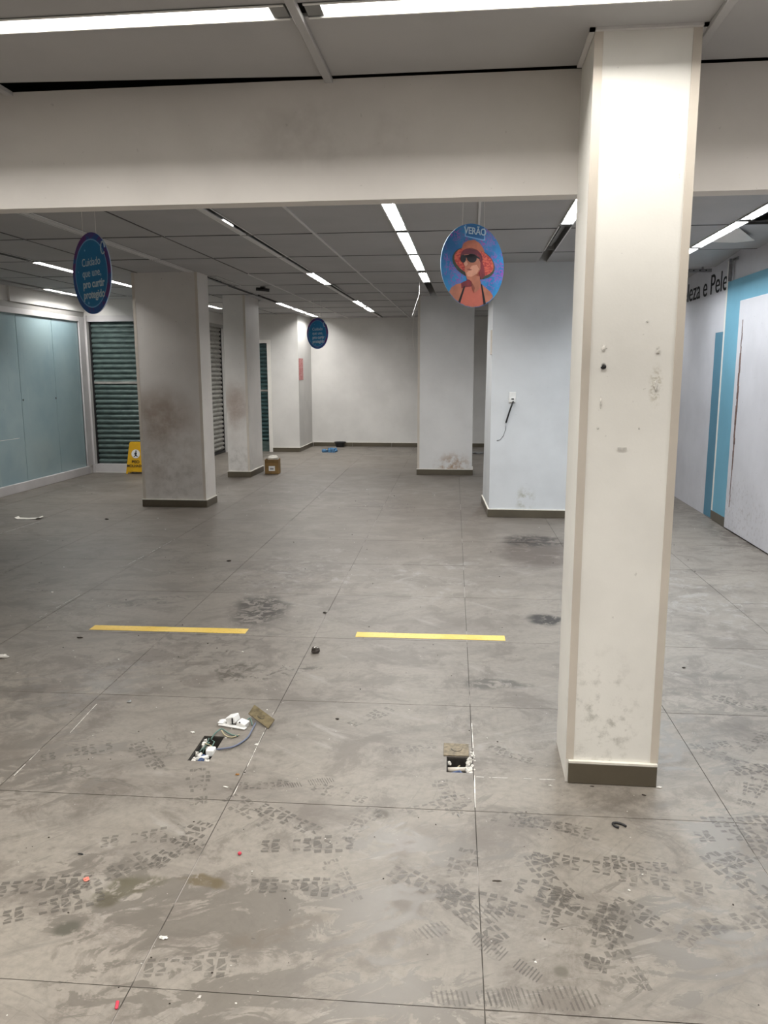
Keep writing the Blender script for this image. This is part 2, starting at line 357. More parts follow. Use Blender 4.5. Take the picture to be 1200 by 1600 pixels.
# ------------------------------------------------------------------ geometry helpers
class MB:
    def __init__(s):
        s.v, s.f, s.m, s.sm = [], [], [], []
    def poly(s, pts, mi=0, smooth=False):
        b = len(s.v)
        s.v += [tuple(q) for q in pts]
        s.f.append(tuple(range(b, b + len(pts)))); s.m.append(mi); s.sm.append(smooth)
    def box(s, x0, x1, y0, y1, z0, z1, mi=0, mat=None):
        b = len(s.v)
        vs_ = [(x0, y0, z0), (x1, y0, z0), (x1, y1, z0), (x0, y1, z0), (x0, y0, z1), (x1, y0, z1), (x1, y1, z1), (x0, y1, z1)]
        if mat is not None:
            vs_ = [tuple(mat @ Vector(q)) for q in vs_]
        s.v += vs_
        for q in ((0, 3, 2, 1), (4, 5, 6, 7), (0, 1, 5, 4), (1, 2, 6, 5), (2, 3, 7, 6), (3, 0, 4, 7)):
            s.f.append(tuple(b + i for i in q)); s.m.append(mi); s.sm.append(False)
        return s
    def bbox(s, x0, x1, y0, y1, z0, z1, c=0.003, mi=0, mat=None):
        """box with chamfered edges"""
        xs, ys, zs = (x0, x1), (y0, y1), (z0, z1)
        b = len(s.v)
        idx = {}
        for i in (0, 1):
            for j in (0, 1):
                for k in (0, 1):
                    P = Vector((xs[i], ys[j], zs[k]))
                    sx, sy, sz = (1 if i == 0 else -1) * c, (1 if j == 0 else -1) * c, (1 if k == 0 else -1) * c
                    for a, q in enumerate((P + Vector((0, sy, sz)), P + Vector((sx, 0, sz)), P + Vector((sx, sy, 0)))):
                        idx[(i, j, k, a)] = len(s.v)
                        if mat is not None:
                            q = mat @ q
                        s.v.append(tuple(q))
        def F(*q):
            s.f.append(tuple(idx[x] for x in q)); s.m.append(mi); s.sm.append(False)
        F((0,0,0,0),(0,0,1,0),(0,1,1,0),(0,1,0,0)); F((1,0,0,0),(1,1,0,0),(1,1,1,0),(1,0,1,0))
        F((0,0,0,1),(1,0,0,1),(1,0,1,1),(0,0,1,1)); F((0,1,0,1),(0,1,1,1),(1,1,1,1),(1,1,0,1))
        F((0,0,0,2),(0,1,0,2),(1,1,0,2),(1,0,0,2)); F((0,0,1,2),(1,0,1,2),(1,1,1,2),(0,1,1,2))
        for j in (0, 1):
            for k in (0, 1):
                q = [(0,j,k,1),(1,j,k,1),(1,j,k,2),(0,j,k,2)]
                F(*(q if j != k else q[::-1]))
        for i in (0, 1):
            for k in (0, 1):
                q = [(i,0,k,0),(i,1,k,0),(i,1,k,2),(i,0,k,2)]
                F(*(q if i == k else q[::-1]))
        for i in (0, 1):
            for j in (0, 1):
                q = [(i,j,0,0),(i,j,1,0),(i,j,1,1),(i,j,0,1)]
                F(*(q if i != j else q[::-1]))
        for i in (0, 1):
            for j in (0, 1):
                for k in (0, 1):
                    q = [(i,j,k,0),(i,j,k,1),(i,j,k,2)]
                    F(*(q if (i+j+k) % 2 == 0 else q[::-1]))
        return s
    def tube(s, pts, rad, seg=7, mi=0, taper=None):
        pts = [Vector(q) for q in pts]
        rings = []
        n = len(pts)
        up = Vector((0, 0, 1))
        for i, q in enumerate(pts):
            tg = (pts[min(i + 1, n - 1)] - pts[max(i - 1, 0)]).normalized()
            a = tg.cross(up if abs(tg.z) < 0.9 else Vector((1, 0, 0))).normalized()
            bb = tg.cross(a).normalized()
            rr = rad if taper is None else rad + (taper - rad) * i / (n - 1)
            rings.append([len(s.v) + k for k in range(seg)])
            for k in range(seg):
                an = 2 * math.pi * k / seg
                s.v.append(tuple(q + (a * math.cos(an) + bb * math.sin(an)) * rr))
        for i in range(n - 1):
            for k in range(seg):
                k2 = (k + 1) % seg
                s.f.append((rings[i][k], rings[i][k2], rings[i + 1][k2], rings[i + 1][k])); s.m.append(mi); s.sm.append(True)
        s.f.append(tuple(rings[0][::-1])); s.m.append(mi); s.sm.append(False)
        s.f.append(tuple(rings[-1])); s.m.append(mi); s.sm.append(False)
        return s
    def prism(s, pts2, y0, y1, mi=0, mi_front=None):
        """outline in XZ extruded in Y; front is y0"""
        n = len(pts2)
        b = len(s.v)
        s.v += [(x, y0, z) for x, z in pts2] + [(x, y1, z) for x, z in pts2]
        s.f.append(tuple(b + i for i in range(n))); s.m.append(mi if mi_front is None else mi_front); s.sm.append(False)
        s.f.append(tuple(b + n + i for i in range(n - 1, -1, -1))); s.m.append(mi); s.sm.append(False)
        for i in range(n):
            j = (i + 1) % n
            s.f.append((b + i, b + n + i, b + n + j, b + j)); s.m.append(mi); s.sm.append(False)
        return s
    def lump(s, c, r, seed=0, mi=0, rough=0.3, flat=0.0):
        rg = random.Random(seed)
        rows, cols = 6, 9
        b = len(s.v)
        s.v.append((c[0], c[1], c[2] - r[2]))
        for i in range(1, rows):
            ph = math.pi * i / rows
            for k in range(cols):
                th = 2 * math.pi * k / cols
                q = 1 + rg.uniform(-rough, rough)
                z = -math.cos(ph) * r[2] * q
                s.v.append((c[0] + math.sin(ph) * math.cos(th) * r[0] * q, c[1] + math.sin(ph) * math.sin(th) * r[1] * q, c[2] + max(z, -r[2] * (1 - flat))))
        s.v.append((c[0], c[1], c[2] + r[2]))
        top = len(s.v) - 1
        for k in range(cols):
            k2 = (k + 1) % cols
            s.f.append((b, b + 1 + k2, b + 1 + k)); s.m.append(mi); s.sm.append(False)
            for i in range(rows - 2):
                a0 = b + 1 + i * cols
                s.f.append((a0 + k, a0 + k2, a0 + cols + k2, a0 + cols + k)); s.m.append(mi); s.sm.append(False)
            a0 = b + 1 + (rows - 2) * cols
            s.f.append((a0 + k, a0 + k2, top)); s.m.append(mi); s.sm.append(False)
        return s
    def mesh(s, name, mats):
        me = bpy.data.meshes.new(name)
        me.from_pydata(s.v, [], s.f)
        for m_ in (mats if isinstance(mats, (list, tuple)) else [mats]):
            me.materials.append(m_)
        me.polygons.foreach_set('material_index', s.m)
        me.polygons.foreach_set('use_smooth', s.sm)
        me.update()
        return me
    def build(s, name, mats, parent=None, loc=None, rz=None):
        o = bpy.data.objects.new(name, s.mesh(name, mats))
        C.objects.link(o)
        if parent is not None:
            o.parent = parent
        if loc is not None:
            o.location = loc
        if rz is not None:
            o.rotation_euler = (0, 0, rz)
        return o

def inst(name, me, parent, loc, rz=0.0, scale=None):
    o = bpy.data.objects.new(name, me)
    C.objects.link(o)
    o.parent = parent
    o.location = loc
    o.rotation_euler = (0, 0, rz)
    if scale:
        o.scale = scale
    return o
def tag(o, label, cat, group=None, kind=None):
    o['label'] = label; o['category'] = cat
    if group: o['group'] = group
    if kind: o['kind'] = kind
    return o
def empty(name, label, cat, loc=(0, 0, 0), rz=0.0, group=None, kind=None):
    o = bpy.data.objects.new(name, None)
    o.empty_display_size = 0.1
    C.objects.link(o)
    o.location = loc; o.rotation_euler = (0, 0, rz)
    return tag(o, label, cat, group, kind)
def text_mesh(s, size, mat, extrude=0.001, offset=0.0, align='LEFT', spacing=1.0, xs=1.0):
    cu = bpy.data.curves.new('lettering', 'FONT')
    cu.body = s; cu.size = size; cu.extrude = extrude; cu.offset = offset
    cu.align_x = align; cu.space_character = spacing; cu.space_line = 0.95
    o = bpy.data.objects.new('lettering', cu)
    C.objects.link(o)
    dg = bpy.context.evaluated_depsgraph_get()
    me = bpy.data.meshes.new_from_object(o.evaluated_get(dg))
    bpy.data.objects.remove(o)
    me.name = 'lettering'
    for v in me.vertices:
        v.co.x *= xs
    me.materials.clear(); me.materials.append(mat)
    return me
def standing(me):
    """text from XY to the XZ plane, facing -Y"""
    me.transform(Matrix.Rotation(math.pi / 2, 4, 'X'))
    return me

# ------------------------------------------------------------------ room shell
XL, XR, YF, YB, ZC, ZS = -5.91, 2.57, -3.0, 16.70, 2.65, 3.0
# floor: joint bed with two pits, tiles as parts
pits = [  # in the tile frame: u0,u1,v0,v1 (measured)
    (-1.058, -0.968, 2.925, 3.150), (-0.010, 0.092, 2.916, 3.045)]
def with_holes(mb, u0, u1, v0, v1, z, holes, thick, mi=0, xy=fw):
    hs = [h for h in holes if h[0] < u1 and h[1] > u0 and h[2] < v1 and h[3] > v0]
    us = sorted({u0, u1} | {min(max(h[i], u0), u1) for h in hs for i in (0, 1)})
    vs2 = sorted({v0, v1} | {min(max(h[i], v0), v1) for h in hs for i in (2, 3)})
    for a, b in zip(us, us[1:]):
        for c, e in zip(vs2, vs2[1:]):
            mu, mv = (a + b) / 2, (c + e) / 2
            if any(h[0] < mu < h[1] and h[2] < mv < h[3] for h in hs):
                continue
            mb.poly([xy(a, c, z), xy(b, c, z), xy(b, e, z), xy(a, e, z)], mi)
    def wall(p0, p1):
        mb.poly([xy(*p0, z), xy(*p0, z - thick), xy(*p1, z - thick), xy(*p1, z)], mi)
    for p0, p1 in (((u0, v0), (u1, v0)), ((u1, v0), (u1, v1)), ((u1, v1), (u0, v1)), ((u0, v1), (u0, v0))):
        wall(p0, p1)
    for h in hs:
        a, b, c, e = max(h[0], u0), min(h[1], u1), max(h[2], v0), min(h[3], v1)
        for p0, p1 in (((a, c), (a, e)), ((a, e), (b, e)), ((b, e), (b, c)), ((b, c), (a, c))):
            wall(p0, p1)
mb = MB()
with_holes(mb, -6.6, 3.2, -3.3, 17.3, -0.0025, pits, 0.11)
mb.poly([fw(-6.6, -3.3, -0.11), fw(3.2, -3.3, -0.11), fw(3.2, 17.3, -0.11), fw(-6.6, 17.3, -0.11)])
floor = mb.build('floor', M['joint'])
tag(floor, 'grey taupe porcelain tile floor with wet shoe marks and dust', 'floor', kind='structure')
us = [0.095 + 0.9 * k for k in range(-7, 4)]
vv = [1.735]
stp = 0.905
while vv[-1] < 16.9:
    vv.append(vv[-1] + stp); stp = min(stp + 0.006, 0.94)
vv = [1.735 - 0.905 * k for k in range(5, 0, -1)] + vv
def clip_poly(pts, x0, x1, y0, y1):
    for ax, lim, sgn in ((0, x0, 1), (0, x1, -1), (1, y0, 1), (1, y1, -1)):
        out = []
        for i in range(len(pts)):
            a, b = pts[i], pts[(i + 1) % len(pts)]
            ia, ib = (a[ax] - lim) * sgn >= 0, (b[ax] - lim) * sgn >= 0
            if ia: out.append(a)
            if ia != ib:
                k = (lim - a[ax]) / (b[ax] - a[ax])
                out.append(a.lerp(b, k))
        pts = out
        if not pts: return []
    return pts
g = 0.0016
for i in range(len(us) - 1):
    for j in range(len(vv) - 1):
        u0, u1, v0, v1 = us[i] + g, us[i + 1] - g, vv[j] + g, vv[j + 1] - g
        lip = random.uniform(-0.0004, 0.0004)
        mb = MB()
        if any(h[0] < u1 and h[1] > u0 and h[2] < v1 and h[3] > v0 for h in pits):
            with_holes(mb, u0, u1, v0, v1, 0.0, pits, 0.012)
        else:
            pts = clip_poly([fw(u0, v0), fw(u1, v0), fw(u1, v1), fw(u0, v1)], XL, XR, YF, YB)
            if len(pts) < 3: continue
            mb.poly([(q.x, q.y, lip) for q in pts])
            for a in range(len(pts)):
                b = (a + 1) % len(pts)
                mb.poly([(pts[a].x, pts[a].y, lip), (pts[a].x, pts[a].y, -0.002), (pts[b].x, pts[b].y, -0.002), (pts[b].x, pts[b].y, lip)])
        mb.build('tile', M['floor'], floor)

def wallbox(name, label, boxes, mat, cat='wall'):
    mb = MB()
    for b in boxes: mb.box(*b)
    return tag(mb.build(name, mat), label, cat, kind='structure')
wl = wallbox('wall_left', 'white wall above and beside the blue glass shopfront', [
    (-6.11, XL, YF, 8.30, 0, ZS), (-6.11, XL, 8.30, 11.93, 2.385, ZS), (-6.11, XL, 11.74, 11.93, 0, 2.385)], M['wall'])
MB().box(XL, XL + 0.03, 9.92, 11.93, 2.46, ZC).build('fascia_board', M['wall'], wl)
MB().box(XL, XL + 0.012, 8.3, 11.93, 2.385, 2.46).build('lintel_band', M['lintel'], wl)
wb = wallbox('wall_alcove', 'white wall around the teal roller shutter left of the grimy column', [
    (-6.11, -5.86, 11.93, 12.13, 0, ZS), (-5.86, -4.77, 11.93, 12.13, 2.41, ZS), (-4.98, -4.77, 11.93, 12.13, 0, 2.41), (-5.86, -4.98, 11.93, 12.13, 0, 0.015)], M['wall'])
MB().box(-5.91, -5.86, 11.915, 11.93, 0.0, 2.41).build('post', M['frame'], wb)
wi = wallbox('wall_inner', 'white return wall holding the galvanised roller shutter', [
    (-4.97, -4.77, 12.13, 13.1, 0, ZS), (-4.97, -4.77, 13.1, 15.30, 2.45, ZS), (-4.97, -4.77, 15.30, 15.62, 0, ZS)], M['wall'])
wp = wallbox('wall_recess', 'white wall with narrow dark shutter and protruding corner pillar', [
    (-4.77, -4.55, 15.42, 15.62, 0, ZS), (-4.55, -3.93, 15.42, 15.62, 2.11, ZS), (-3.93, -3.335, 15.42, YB + 0.15, 0, ZS)], M['wall'])
wallbox('wall_back', 'long white back wall behind the far hanging sign', [(-3.335, 2.8, YB, YB + 0.15, 0, ZS)], M['wall'])
wr = wallbox('wall_right', 'white partition wall with blue painted band and black lettering', [(XR, XR + 0.18, YF, YB, 0, ZS)], M['wall_right'])
wallbox('wall_front', 'plain white wall behind the viewpoint', [(-6.11, XR + 0.18, YF - 0.15, YF, 0, ZS)], M['wall'])
# right wall: raised panel, painted bands, lettering
MB().bbox(XR - 0.022, XR, 4.0, 8.17, 0.01, 2.215, 0.004).build('wall_panel', M['wall_right'], wr)
MB().box(XR - 0.010, XR, 4.0, 8.62, 2.215, 2.435).build('painted_band', M['blue_light'], wr)
MB().box(XR - 0.010, XR, 8.17, 8.62, 0.10, 2.215).build('painted_band', M['blue_light'], wr)
MB().box(XR - 0.012, XR, 8.62, 8.665, 0.0, 2.64).build('joint_strip', M['strip_white'], wr)
MB().box(XR - 0.008, XR, 8.665, 8.94, 0.01, 1.95).build('painted_band', M['blue_dark'], wr)
MB().box(XR - 0.014, XR, 8.19, 8.66, 0.005, 0.10).build('baseboard_tile', M['base_tile'], wr)
mb = MB()   # long scar on the raised panel
zz = [2.03 - 0.062 * k for k in range(30)]
rg = random.Random(3)
for a, b in zip(zz, zz[1:]):
    k = (2.03 - a) / 1.86
    w0 = 0.006 + 0.022 * math.sin(math.pi * min(1, k * 1.2)) * rg.uniform(0.4, 1.0)
    yc = 8.045 + rg.uniform(-0.006, 0.006)
    mb.box(XR - 0.0245, XR - 0.0215, yc - w0, yc + w0, b, a)
mb.build('crack', M['rust'], wr)
me = text_mesh('Beleza e Pele', 0.30, M['ink'], 0.0015, 0.0, 'RIGHT', 1.0, 1.0)
lx = [v.co.x for v in me.vertices]
kx = 1.88 / (max(lx) - min(lx))
for v in me.vertices: v.co.x *= kx
me = standing(me)
me.transform(Matrix.Rotation(-math.pi / 2, 4, 'Z'))
o = bpy.data.objects.new('lettering', me); C.objects.link(o); o.parent = wr
o.location = (XR - 0.003, 8.66, 2.368)

# back baseboards
def baseboard(name, label, segs):
    root = empty(name, label, 'baseboard', kind='structure')
    for (ax, a0, a1, fixed, sgn) in segs:      # ax 'x': runs along X at Y=fixed, sgn = outward direction
        n = max(1, round((a1 - a0) / 0.9))
        for k in range(n):
            p0, p1 = a0 + (a1 - a0) * k / n + 0.002, a0 + (a1 - a0) * (k + 1) / n - 0.002
            if ax == 'x':
                b = (p0, p1, min(fixed, fixed + sgn * 0.012), max(fixed, fixed + sgn * 0.012))
            else:
                b = (min(fixed, fixed + sgn * 0.012), max(fixed, fixed + sgn * 0.012), p0, p1)
            MB().bbox(b[0], b[1], b[2], b[3], 0.001, 0.082, 0.002).build('tile', M['base_tile'], root)
            MB().box(b[0], b[1], b[2], b[3], 0.0825, 0.090).build('grout_line', M['grout_white'], root)
    return root
baseboard('baseboard_back', 'dark taupe tile skirting along the back wall and corner pillar',
          [('x', -3.32, 2.55, YB, -1), ('y', 15.41, YB - 0.015, -3.335, 1), ('x', -3.88, -3.335, 15.42, -1)])

# ------------------------------------------------------------------ columns
def column(label, x0, x1, y0, y1, mat, guards='', boards='', side_mat=None, splay=None):
    mb = MB()
    mb.box(x0, x1, y0, y1, 0, ZS)
    if splay:      # back-left corner offset in x
        mb.v[3] = (x0 + splay, y1, 0); mb.v[7] = (x0 + splay * 0.4, y1, ZS)
    o = tag(mb.build('column', [mat]), label, 'column', kind='structure')
    e = 0.0025
    for gch in guards:
        if gch == 'a':   # front left, warm grey guard
            MB().box(x0 - e, x0 + 0.026, y0 - e, y0 - 0.0, 0.095, ZC).build('corner_guard', M['guard'], o)
            MB().box(x0 - e, x0, y0, y0 + 0.008, 0.0, ZC).build('edge_bead', M['strip_white'], o)
        if gch == 'b':
            MB().box(x1 - 0.026, x1 + e, y0 - e, y0, 0.095, ZC).build('corner_guard', M['guard'], o)
        if gch == 'l':
            MB().box(x0 - e, x0 + 0.03, y0 - e, y0, 0.09, ZC).build('corner_guard', M['guard'], o)
        if gch == 'r':
            MB().box(x1 - 0.03, x1 + e, y0 - e, y0, 0.09, ZC).build('corner_guard', M['guard'], o)
    for side, a0, a1 in boards:
        n = max(1, round((a1 - a0) / 0.72))
        cut = [a0 + (a1 - a0) * k / n for k in range(n + 1)]
        for p0, p1 in zip(cut, cut[1:]):
            if side == 'f': b = (p0 + 0.001, p1 - 0.001, y0 - 0.014, y0)
            elif side == 'r': b = (x1, x1 + 0.014, p0 + 0.001, p1 - 0.001)
            else: b = (x0 - 0.014, x0, p0 + 0.001, p1 - 0.001)
            m1, m2 = MB().bbox(*b, 0.001, 0.083, 0.002), MB().box(*b, 0.0835, 0.092)
            if side == 'l' and splay:
                for q in (m1, m2): q.v = [(v[0] + splay * (v[1] - y0) / (y1 - y0), v[1], v[2]) for v in q.v]
            m1.build('baseboard_tile', M['base_tile'], o)
            m2.build('grout_line', M['grout_white'], o)
    return o
column('cream column nearest the viewer, with tape scraps and corner strips', 0.386, 0.722, 2.89, 3.222, M['column_front'], 'ab',
       [('f', 0.392, 0.722)])
column('grimy wide column in front of the teal shutter and wet floor sign', -3.80, -3.045, 8.88, 9.25, M['column_p2'], 'lr',
       [('f', -3.814, -3.031), ('r', 8.88, 9.25)])
column('narrow grimy column beside the small carton', -3.60, -3.27, 11.57, 12.32, M['column_p3'], 'r',
       [('f', -3.614, -3.256), ('r', 11.57, 12.32)])
column('white column with brown stained foot in front of the back wall', -0.795, 0.035, 12.11, 12.50, M['column_p4'], 'l',
       [('f', -0.809, 0.049), ('r', 12.11, 12.5)])
column('cool white column with wall socket and hanging black cable', 0.215, 1.10, 8.565, 9.55, M['column_p5'], '',
       [('f', 0.201, 1.114), ('l', 8.565, 9.55)], splay=-0.055)

# scraps on the near column
MB().box(0.520, 0.552, 2.8885, 2.8895, 1.275, 1.285).build('tape_scrap', M['plaster'], bpy.data.objects['column'])
for (x, z, w, h, s) in ((0.458, 1.63, 0.014, 0.014, 1), (0.641, 1.622, 0.012, 0.016, 2), (0.456, 1.44, 0.006, 0.028, 3), (0.64, 1.50, 0.010, 0.028, 4),
                        (0.449, 1.352, 0.006, 0.006, 5), (0.591, 1.352, 0.005, 0.005, 6), (0.60, 1.72, 0.005, 0.005, 7)):
    MB().lump((x, 2.8895, z), (w * 0.6, 0.002, h * 0.7), s, rough=0.45).build('tape_scrap', M['plaster'], bpy.data.objects['column'])
MB().lump((0.459, 2.8885, 1.565), (0.009, 0.003, 0.007), 9, rough=0.5).build('black_tape_scrap', M['black'], bpy.data.objects['column'])

# beam
bm_ = tag(MB().box(XL, XR, 3.222, 3.312, 2.208, ZC - 0.003).build('beam', M['beam']), 'deep white beam crossing the room under the ceiling', 'beam', kind='structure')

# ------------------------------------------------------------------ ceiling
ceil = tag(MB().box(-6.11, XR + 0.18, YF, YB + 0.15, ZS, ZS + 0.15).build('ceiling', M['void']), 'grey panelled suspended ceiling with narrow light rows and dark gaps', 'ceiling', kind='structure')
GY = [3.34, 4.08, 5.34, 6.60, 7.87, 9.13, 10.32, 11.50, 12.72, 13.94, 15.12, 16.28, YB]
ROWS = [-5.64, -4.37, -3.105, -1.825, -0.565, 0.70, 1.99]     # centres of the light slots
TS = [-5.005, -3.735, -2.535, -1.27, 0.04, 1.345]
SLOT = 0.045
lines = [(x, SLOT) for x in ROWS] + [(x, 0.006) for x in TS]
lines.sort()
edges = [(XL, 0.0)] + lines + [(XR + 0.02, 0.0)]
solid = [(0.386, 0.722, 2.89, 3.222)]
cols = [(-3.80, -3.045, 8.88, 9.25), (-3.60, -3.27, 11.57, 12.60), (-0.795, 0.035, 12.11, 12.50), (0.215, 1.10, 8.565, 9.55)]
skip = {(12, 1), (12, 2)}
def cut_rect(r, holes):
    out = [r]
    for h in holes:
        nxt = []
        for (a, b, c, e) in out:
            if h[0] >= b or h[1] <= a or h[2] >= e or h[3] <= c:
                nxt.append((a, b, c, e)); continue
            if c < h[2]: nxt.append((a, b, c, h[2]))
            if e > h[3]: nxt.append((a, b, h[3], e))
            c2, e2 = max(c, h[2]), min(e, h[3])
            if a < h[0]: nxt.append((a, h[0], c2, e2))
            if b > h[1]: nxt.append((h[1], b, c2, e2))
        out = nxt
    return out
rg = random.Random(11)
ncol = len(edges) - 1
for i in range(ncol):
    x0, x1 = edges[i][0] + edges[i][1], edges[i + 1][0] - edges[i + 1][1]
    if x1 - x0 < 0.05: continue
    for j in range(len(GY) - 1):
        y0, y1 = GY[j] + 0.004, GY[j + 1] - 0.004
        if x1 <= -4.77 and y0 > 11.9: continue
        if x1 <= -3.0 and x0 < -3.4 and y0 > 16: continue
        last = (i == ncol - 1)
        if last and j == 2: continue                      # missing panel: the dark void with conduits
        mb = MB()
        tilt = 0.0
        for (a, b, c, e) in cut_rect((x0, x1, y0, y1), cols):
            z0 = [rg.uniform(0, 0.003) for _ in range(4)]
            if last and j == 3: z0 = [0.0, 0.0, 0.0, 0.0]
            mb.box(a, b, c, e, ZC, ZC + 0.014)
            k = len(mb.v) - 8
            for q in range(4):
                for off in (0, 4):
                    v = mb.v[k + q + off]; mb.v[k + q + off] = (v[0], v[1], v[2] + z0[q])
            if last and j in (3, 4, 5):                   # sagging ones by the right wall: raised one end, dropped other
                dz = {3: (0.03, 0.0), 4: (0.09, -0.004), 5: (0.05, -0.004)}[j]
                for q in range(8):
                    v = mb.v[k + q]
                    near = abs(v[1] - c) < 1e-3
                    mb.v[k + q] = (v[0], v[1], v[2] + (dz[0] if near else dz[1]) * (0.3 if v[0] < (a + b) / 2 else 1.0))
        if abs(edges[i][0] + 1.825) < 0.01 and j == 6:    # one lifted edge beside the unlit row
            for q in (0, 3, 4, 7):
                v = mb.v[q]
                if q in (0, 4): mb.v[q] = (v[0], v[1] + 0.05, v[2] + 0.03)
        mb.build('ceiling_panel', M['panel'], ceil)
# runners along the room between the rows
for x in TS:
    for j in range(len(GY) - 1):
        if x < -4.77 and GY[j] > 11.4: continue
        segs = [(GY[j] + 0.002, GY[j + 1] - 0.002)]
        for h in cols:
            if h[0] - 0.02 < x < h[1] + 0.02:
                nx = []
                for a, b in segs:
                    if h[2] >= b or h[3] <= a: nx.append((a, b)); continue
                    if h[2] - a > 0.02: nx.append((a, h[2]))
                    if b - h[3] > 0.02: nx.append((h[3], b))
                segs = nx
        for a, b in segs:
            dk = x in (-3.735, -5.005, 1.345) or (x == -2.535 and a < 9)
            MB().box(x - (0.005 if dk else 0.008), x + (0.005 if dk else 0.008), a, b, ZC - (0.002 if dk else 0.008), ZC + 0.003).build('ceiling_runner', M['runner_dark' if dk else 'panel_edge'], ceil)
# dark strips added for the shade in the gaps across the panels
for y in GY[1:-1]:
    for i in range(ncol):
        x0, x1 = edges[i][0] + edges[i][1] + 0.012, edges[i + 1][0] - edges[i + 1][1] - 0.012
        if any(h[0] - 0.02 < x1 and h[1] + 0.02 > x0 and h[2] - 0.01 < y < h[3] + 0.01 for h in cols): continue
        if x1 <= -4.7 and y > 11.9: continue
        MB().box(x0, x1, y - 0.007, y + 0.007, ZC - 0.002, ZC + 0.016).build('gap_shade_strip', M['runner_dark'], ceil)

# lamps ---------------------------------------------------------------
def lamp_meshes(L, lampmat, lit=True, CAP=0.014):
    w = SLOT
    h = MB()
    z0, z1 = ZC - 0.004 - ZC, 0.060
    h.box(-w, -w + 0.003, 0, L, z0, z1); h.box(w - 0.003, w, 0, L, z0, z1); h.box(-w, w, 0, L, z1, z1 + 0.004)
    h.box(-w - 0.007, -w + 0.002, 0, L, z0 - 0.002, z0 + 0.001, 1); h.box(w - 0.002, w + 0.007, 0, L, z0 - 0.002, z0 + 0.001, 1)
    cap = MB(); cap.box(-w + 0.003, w - 0.003, 0.0, CAP, z0 + 0.004, z1)
    cap2 = MB(); cap2.box(-w + 0.003, w - 0.003, L - CAP, L, z0 + 0.004, z1)
    hm = h.mesh('housing', [M['housing_in'], M['housing']])
    cm, cm2 = cap.mesh('end_cap', M['housing_grey']), cap2.mesh('end_cap', M['housing_grey'])
    tm = None
    if lit:
        t_ = MB(); b = len(t_.v)
        r_ = 0.040
        prof = [(-r_, 0.036), (-r_ * 0.5, 0.033), (r_ * 0.5, 0.033), (r_, 0.036)]
        for (xa, za), (xb, zb) in zip(prof, prof[1:]):
            t_.poly([(xa, CAP + 0.006, za), (xa, L - CAP - 0.006, za), (xb, L - CAP - 0.006, zb), (xb, CAP + 0.006, zb)])
        tm = t_.mesh('diffuser', lampmat)
    return hm, cm, cm2, tm
def lamp(row_x, y0, y1, lampmat, label, lit=True, group=None, rz=0.0, loc=None):
    L = y1 - y0
    hm, cm, cm2, tm = lamp_meshes(L, lampmat, lit, 0.05 if rz else 0.014)
    o = empty('ceiling_light', label, 'ceiling light', loc or (row_x, y0, ZC), rz, group)
    inst('housing', hm, o, (0, 0, 0)); inst('end_cap', cm, o, (0, 0, 0)); inst('end_cap', cm2, o, (0, 0, 0))
    if tm: inst('diffuser', tm, o, (0, 0, 0))
    else:
        mb = MB(); mb.box(-0.012, 0.012, 0.02, L - 0.02, 0.03, 0.045)
        mb.build('lamp_rail', M['housing_grey'], o)
        if 'long' in label and loc is None:
            MB().bbox(-0.042, -0.004, 0.0, L, -0.006, 0.006, 0.002).build('cover', M['panel_edge'], o)
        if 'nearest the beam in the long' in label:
            MB().box(0.004, 0.009, 0.57, 0.82, -0.0065, 0.004).build('diffuser', M['slot_glow'], o)  # added glowing strip for a bright sliver in the unlit slot, no lamp
        if 'closed' in label:
            MB().bbox(-0.030, 0.030, 0.0, L, -0.008, 0.004, 0.002).build('cover', M['panel_edge'], o)
    return o
R_, Cc, K_ = M['lamp_rear'], M['lamp_rear'], M['lamp_cool']
GR = 'narrow ceiling lights in rows beyond the beam'
e = 0.045
# middle bright row (four in view)
lamp(-0.565, 4.08 + e, 5.34 - e, Cc, 'bright ceiling light hidden just behind the beam in the bright row of four', group=GR)
lamp(-0.565, 5.34 + e, 6.60 - e, Cc, 'bright ceiling light nearest the beam in the bright row of four', group=GR)
lamp(-0.565, 6.60 + e, 7.87 - e, Cc, 'bright ceiling light second from the beam in the bright row of four', group=GR)
lamp(-0.565, 7.87 + e, 9.13 - e, Cc, 'bright ceiling light third from the beam in the bright row of four', group=GR)
lamp(-0.565, 9.13 + e + 0.12, 10.25, Cc, 'shortest bright ceiling light at the far end of the row of four, above dangling wire', group=GR)
# row B
lamp(-1.825, 4.08, 5.32, R_, 'unlit ceiling light slot in the long dark row, hidden behind the beam', False, GR)
lamp(-1.825, 5.36, 6.58, R_, 'unlit ceiling light slot nearest the beam in the long dark row', False, GR)
lamp(-1.825, 6.62, 7.85, R_, 'unlit ceiling light slot second from the beam in the long dark row', False, GR)
lamp(-1.825, 7.89, 9.11, R_, 'unlit ceiling light slot just before the single lit one in the long dark row', False, GR)
lamp(-1.825, 9.13 + e, 10.36, R_, 'single lit ceiling light between dark slots of the long row', group=GR)
lamp(-1.825, 10.40, 12.70, R_, 'unlit ceiling light slot just beyond the single lit one in the long row', False, GR)
lamp(-1.825, 12.72 + e, 13.86, R_, 'lit ceiling light, nearer of the far pair above and right of the far blue sign', group=GR)
lamp(-1.825, 14.06, 15.02, R_, 'lit ceiling light, farther of the far pair above and right of the far blue sign', group=GR)
lamp(-1.825, 15.14, 16.6, R_, 'unlit ceiling light slot at the back wall end of the long row', False, GR)
